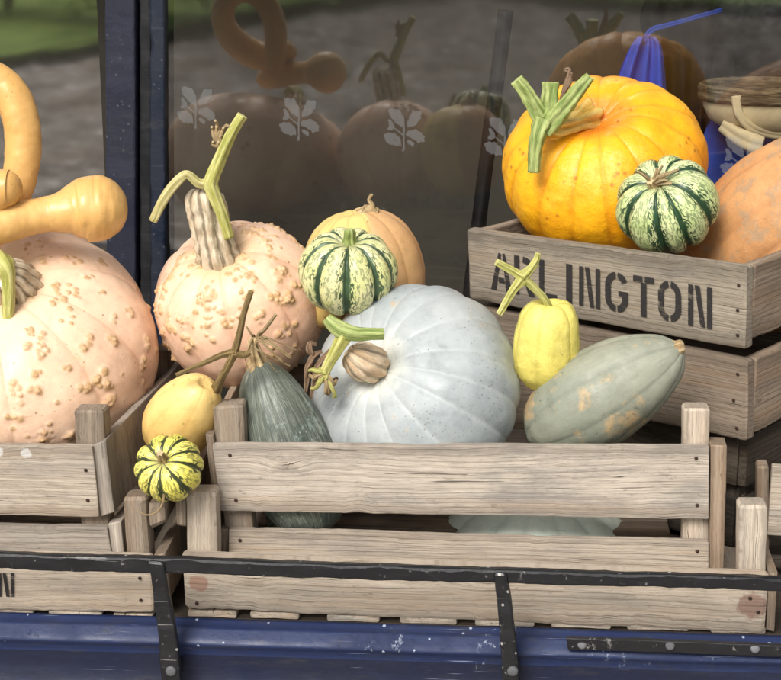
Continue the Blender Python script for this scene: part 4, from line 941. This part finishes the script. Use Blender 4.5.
# the wall under and around the window
PLASTER = plain('painted_render', rgb(58, 58, 66), .9, .12, 6.)
wall = fW.root('shop_wall'); tag(wall, 'shop front wall under and around the window', 'wall')
boxboard(wall, 'plinth', uw0 - 2, uw1 + 2, -.02, .10, 0, zb - .051, PLASTER, r=.004, wob=.0004)
boxboard(wall, 'pier', uw0 - 2, uw0 - .002, -.02, .10, zb - .05, zt_ + .5, PLASTER, 'z', r=.004, wob=.0004)
boxboard(wall, 'pier', uw1 + .002, uw1 + 2, -.02, .10, zb - .05, zt_ + .5, PLASTER, 'z', r=.004, wob=.0004)
boxboard(wall, 'header', uw0 - 2, uw1 + 2, -.02, .10, zt_ + .5, zt_ + 3.2, PLASTER, r=.004, wob=.0004)
boxboard(wall, 'lintel', uw0 , uw1, -.02, .10, zt_ + .081, zt_ + .499, PLASTER, r=.004, wob=.0004)
# inside of the shop
DARKI = plain('dark_interior_board', rgb(74, 70, 62), .8, .15, 4.)
fI = Frame(390, 200, 1.42, 10, 0)
ib = fI.root('interior_wall'); tag(ib, 'dark grey-brown back wall seen through the shop window', 'wall')
boxboard(ib, 'panel', -2.6, 2.6, 0, .03, 0, zt_ + .2, DARKI, r=.003)
boxboard(ib, 'ceiling_board', -2.6, 2.6, -.42, -.001, zt_ + .1, zt_ + .13, DARKI, r=.003)
for uu in (-2.6, 2.57): boxboard(ib, 'return_panel', uu, uu + .03, -.42, -.001, 0, zt_ + .099, DARKI, 'z', r=.003)
# cloth, trug and bag in the window
def cloth(name, label, cat, rows, Y, mat, folds=4, amp=.012, nx=40, parent=None, seed=0):
    """rows: list of (py, pxleft, pxright)"""
    V, Fc = [], []
    rr = catmull([tuple(map(float, r)) for r in rows], 10)
    base = at(rows[-1][1], rows[-1][0], Y)
    for j, (py, x0, x1) in enumerate(rr):
        q = j / (len(rr) - 1)
        for i in range(nx + 1):
            f = i / nx; p = at(x0 + (x1 - x0) * f, py, Y)
            p.y += amp * (.25 + q) * math.sin(f * folds * 2 * math.pi + seed + q * .7) + amp * .5 * noise.noise(Vector((f * 4, q * 3, seed)))
            V.append(p - base)
    for j in range(len(rr) - 1):
        for i in range(nx): a_ = j * (nx + 1) + i; Fc.append((a_, a_ + 1, a_ + nx + 2, a_ + nx + 1))
    o = mesh_obj(name, V, Fc, mat, parent)
    if parent is None: o.location = base
    if label: tag(o, label, cat)
    return o, base
APRON = plain('blue_cloth', rgb(52, 84, 190), .85, .12, 40.)
APRON2 = plain('deep_blue_cloth', rgb(44, 68, 158), .85, .15, 40.)
COAT = plain('dark_brown_cloth', rgb(50, 40, 36), .9, .25, 12.)
BAG = plain('black_fabric', rgb(12, 12, 13), .6, .3, 12.)
ap = empty('apron', at(645, 170, .99)); tag(ap, 'blue apron with folded skirt and strap hanging inside the window', 'apron')
o, b_ = cloth('skirt', None, None, [(36, 638, 655), (48, 630, 662), (80, 618, 666), (120, 611, 669), (190, 608, 668), (300, 600, 672)], .97, APRON, 3, .016, seed=.6, parent=ap); o.location = b_ - ap.location
tube('strap', [at(644, 42, .97), at(652, 30, .97), at(672, 24, .968), at(700, 16, .975), at(722, 10, 1.0)], [.003, .003, .0026, .0024, .0024], APRON2, ap, ridges=2, amp=.7, n=12)
cloth('cloth_bag', 'deep blue cloth bag hanging below the wooden trug inside the window', 'bag', [(118, 712, 800), (135, 704, 820), (165, 700, 830), (230, 694, 840), (330, 690, 850)], .98, APRON2, 3, .012, seed=3.)
cloth('coat', 'black-brown coat hanging between the blue apron and the wooden trug', 'coat', [(-10, 650, 740), (20, 640, 742), (60, 652, 736), (110, 655, 728), (200, 655, 724), (330, 655, 724)], 1.06, plain('black_brown_cloth', rgb(26, 22, 20), .9, .25, 12.), 4, .012, seed=1.2)
# black bag
g = squash('black_bag', 'black soft bag resting on the trug inside the window at top right', 'bag', 762, 14, 1.14, 70, 60, (.2, .9, .1), BAG, 6, .05, .1, seed=61, namp=.14, part='body')
# trug
PALEW = plain('willow_boards', rgb(222, 202, 160), .7, .12, 30.)
BARK = stemmat('bark_rim', rgb(70, 58, 44), rgb(140, 122, 92), rgb(92, 76, 56), .7, .85, .004)
tc = at(768, 94, .93); ts = per_px(tc)
tr = empty('wooden_trug', tc + Vector((0, 0, -38 * ts))); tag(tr, 'pale wooden trug basket with bark rim, behind the glass at the right', 'basket')
def ell(a, k, n): return Vector((math.cos(a) * 66 * ts * k, math.sin(a) * 46 * ts * k, n))
V, Fc = [], []; m = 48; rows = [(1.0, 0), (.97, -12 * ts), (.88, -24 * ts), (.68, -33 * ts), (.35, -37 * ts), (.02, -38 * ts), (.02, -36 * ts), (.35, -35 * ts), (.66, -31 * ts), (.84, -22 * ts), (.93, -11 * ts), (.96, 0)]
for k, z in rows:
    for i in range(m): V.append(ell(2 * math.pi * i / m, k, z + 38 * ts))
for j in range(len(rows) - 1):
    for i in range(m): Fc.append((j * m + i, j * m + (i + 1) % m, (j + 1) * m + (i + 1) % m, (j + 1) * m + i))
mesh_obj('bowl', V, Fc, PALEW, tr)
tube('rim', [tc + ell(2 * math.pi * i / 24, 1.0, 3 * ts) for i in range(25)], [6 * ts] * 25, BARK, tr, ridges=2, amp=.5, n=14, sub=4)
tube('strap', [tc + Vector((-40 * ts, -41 * ts, 4 * ts)), tc + Vector((-36 * ts, -40 * ts, -14 * ts)), tc + Vector((-22 * ts, -36 * ts, -28 * ts)), tc + Vector((0, -28 * ts, -36 * ts)), tc + Vector((25 * ts, -24 * ts, -38 * ts))], [3 * ts] * 5, PALEW, tr, ridges=2, amp=.6, n=12)
tube('foot', [tc + Vector((-48 * ts, -20 * ts, -28 * ts)), tc + Vector((-36 * ts, -30 * ts, -36 * ts)), tc + Vector((-22 * ts, -42 * ts, -42 * ts)), tc + Vector((-12 * ts, -46 * ts, -44 * ts))], [5 * ts, 6 * ts, 7 * ts, 6 * ts], PALEW, tr, ridges=2, amp=.45, n=16)
# slanted pole in the window
pole = empty('dark_pole', at(478, 300, 1.06)); tag(pole, 'thin black slanted pole just behind the glass, left of the orange pumpkin', 'pole')
tube('shaft', [at(466, 330, 1.06), at(479, 221, 1.06), at(497, 80, 1.06), at(506, 10, 1.06)], [.012] * 4, BLACKG, pole, ridges=4, amp=.1, n=16)

# ------------------------------------------------------------------ ground
def gravel():
    t = NT('gravel'); v = t.obj()
    a = t.vor(v, 9.); b = t.noise(v, 1.3, 6, .6); c_ = t.noise(v, 9., 5, .65)
    g1 = t.n('SeparateColor', {0: a.outputs['Color']}).outputs[0]
    col = t.mix(g1, rgb(176, 168, 162), rgb(246, 242, 238)); col = t.mix(t.math('MULTIPLY', t.rng(a.outputs['Distance'], .25, .6), .7), col, rgb(120, 112, 106))
    col = t.mix(t.math('MULTIPLY', t.rng(c_, .44, .56), .75), col, rgb(128, 120, 114)); col = t.mix(t.math('MULTIPLY', t.rng(b, .48, .6), .6), col, rgb(150, 136, 122))
    q = t.noise(v, 3.4, 7, .72); col = t.mix(t.math('MULTIPLY', t.rng(q, .47, .58), .72), col, rgb(84, 76, 70))
    lf = t.vor(v, 4.2); lm = t.math('MULTIPLY', t.rng(lf.outputs['Distance'], .34, .22), t.math('GREATER_THAN', t.n('SeparateColor', {0: lf.outputs['Color']}).outputs[1], .55))
    col = t.mix(t.math('MULTIPLY', lm, .8), col, rgb(66, 54, 44))
    return t.finish(col, .9, t.bump(a.outputs['Distance'], .02, .6), .2)
def grassm():
    t = NT('grass'); v = t.obj(); a = t.noise(v, 3., 8, .75); b = t.noise(t.mp(v, (14, 5, 5)), 1., 6, .7)
    col = t.mix(t.rng(a, .3, .7), rgb(90, 136, 52), rgb(166, 190, 84)); col = t.mix(t.math('MULTIPLY', t.rng(b, .5, .7), .6), col, rgb(120, 104, 66))
    return t.finish(col, .9, t.bump(b, .05, .8), .2)
tag(mesh_obj('ground', [(-400, -400, -.06), (400, -400, -.06), (400, 400, -.06), (-400, 400, -.06)], [(0, 1, 2, 3)], gravel(), None, False), kind='structure')
GX, GY = 260, 260; Vq = []
for j_ in range(GY + 1):
    for i_ in range(GX + 1):
        x = -11 + 13 * i_ / GX; y = -2.2 - 17 * j_ / GY; p = Vector((x, y, 0))
        h_ = noise.noise(p * 1.6) * .045 + noise.noise(p * 4.5) * .035 + abs(noise.noise(p * 9)) * .03
        Vq.append((x, y, h_ - .02))
tag(mesh_obj('gravel_path', Vq, [(j_ * (GX + 1) + i_, (j_ + 1) * (GX + 1) + i_, (j_ + 1) * (GX + 1) + i_ + 1, j_ * (GX + 1) + i_ + 1) for j_ in range(GY) for i_ in range(GX)], bpy.data.materials['gravel'], None, True), kind='structure')
edge = [(-60, -3.5), (-20, -6.0), (-9, -6.8), (-6.4, -8.4), (-6.0, -13), (-5.6, -16.2), (-3.2, -15.2), (3, -15.4), (12, -15), (60, -14)]
Vg = []; fine = catmull(edge, 24)
for x, y in fine: Vg.append((x + .25 * noise.noise(Vector((x * 3, y * 3, 0))), y + .5 * noise.noise(Vector((x * 2, y * 2, 5))), .11))
k = len(Vg); Vg += [(x, -300, .11) for x, y, z in Vg]
tag(mesh_obj('lawn', Vg, [(i, i + k, i + k + 1, i + 1) for i in range(k - 1)], grassm(), None, False), kind='structure')

# bushes along the lawn, seen mirrored in the glass
LEAFM = NT('bush_leaves'); _v = LEAFM.obj(); _n = LEAFM.noise(_v, 9., 5, .7)
LEAF = LEAFM.finish(LEAFM.mix(LEAFM.rng(_n, .35, .65), rgb(66, 100, 40), rgb(168, 170, 84)), .7, None, .2)
TRUNK = plain('bush_twig', rgb(84, 70, 56), .9)
def bush(x, y, w, h, label, seed):
    rs = random.Random(seed); root = empty('bush', (x, y, .1)); tag(root, label, 'bush', 'bushes on the lawn across the gravel')
    V, Fc = [], []
    cl = [(Vector((rs.gauss(0, .38) * w, rs.gauss(0, .38) * w, rs.uniform(.25, .95) * h)), rs.uniform(.16, .30) * w) for _ in range(26)]
    for _ in range(3600):
        c_, r_ = rs.choice(cl); p = c_ + Vector((rs.gauss(0, 1), rs.gauss(0, 1), rs.gauss(0, .8))) * r_ * .6
        if p.z < .02: continue
        a_ = Vector((rs.gauss(0, 1), rs.gauss(0, 1), rs.gauss(0, 1))).normalized(); b_ = a_.cross(Vector((rs.gauss(0, 1), rs.gauss(0, 1), 1))).normalized(); l_ = rs.uniform(.03, .06)
        k_ = len(V); V += [p - a_ * l_, p + b_ * l_ * .5, p + a_ * l_, p - b_ * l_ * .5]; Fc.append((k_, k_ + 1, k_ + 2, k_ + 3))
    mesh_obj('foliage', V, Fc, LEAF, root, False)
    for k_ in range(4):
        an = k_ * 1.7 + seed
        tube('twig', [root.location + Vector((.03 * math.cos(an), .03 * math.sin(an), 0)), root.location + Vector((.12 * math.cos(an) * w, .12 * math.sin(an) * w, h * .4)), root.location + Vector((.3 * math.cos(an) * w, .3 * math.sin(an) * w, h * .8))], [.025, .018, .008], TRUNK, root, ridges=3, amp=.1, n=8, sub=4)
bush(-7.2, -11.2, 1.2, .9, 'broad low bush on the lawn, mirrored in the left pane', 1)
bush(-8.8, -11.8, .9, 1.3, 'tall bush at the far left of the lawn, mirrored in the left pane', 2)
bush(-6.3, -15.4, .8, .6, 'small bush at the lawn edge, mirrored beside the navy frame', 3)
bush(-3.4, -17.0, 1.3, .5, 'low spreading bush on the lawn, mirrored above the orange pumpkin', 4)

# ------------------------------------------------------------------ light
w = bpy.data.worlds.new('World'); sc.world = w; w.use_nodes = True
nt = w.node_tree; nt.nodes.clear()
sky = nt.nodes.new('ShaderNodeTexSky'); sky.sky_type = 'NISHITA'; sky.sun_disc = False
EL, AZ = R_(44), R_(205)           # the sun stands behind the camera, a little to the left
sky.sun_elevation = EL; sky.sun_rotation = AZ; sky.air_density = 1.; sky.dust_density = 2.5; sky.ozone_density = 1.
hs = nt.nodes.new('ShaderNodeHueSaturation'); hs.inputs['Saturation'].default_value = .2
bg = nt.nodes.new('ShaderNodeBackground'); bg.inputs['Strength'].default_value = .15
wo = nt.nodes.new('ShaderNodeOutputWorld')
nt.links.new(sky.outputs[0], hs.inputs['Color']); nt.links.new(hs.outputs[0], bg.inputs['Color']); nt.links.new(bg.outputs[0], wo.inputs[0])
sl = bpy.data.lights.new('sun', 'SUN'); sl.energy = 3.7; sl.angle = R_(24); sl.color = (1, .965, .92)
so_ = bpy.data.objects.new('sun', sl); C.objects.link(so_)
sd = Vector((math.sin(AZ) * math.cos(EL), math.cos(AZ) * math.cos(EL), math.sin(EL)))
so_.rotation_euler = (-sd).to_track_quat('-Z', 'Y').to_euler(); so_.location = (0, -3, 4)
vs = sc.view_settings; vs.view_transform = 'Standard'; vs.look = 'None'; vs.exposure = 0; vs.gamma = 1
sc.cycles.max_bounces = 6; sc.cycles.diffuse_bounces = 3; sc.cycles.glossy_bounces = 3; sc.cycles.transparent_max_bounces = 8
sc.cycles.use_adaptive_sampling = True; sc.cycles.adaptive_threshold = .03; sc.cycles.adaptive_min_samples = 16
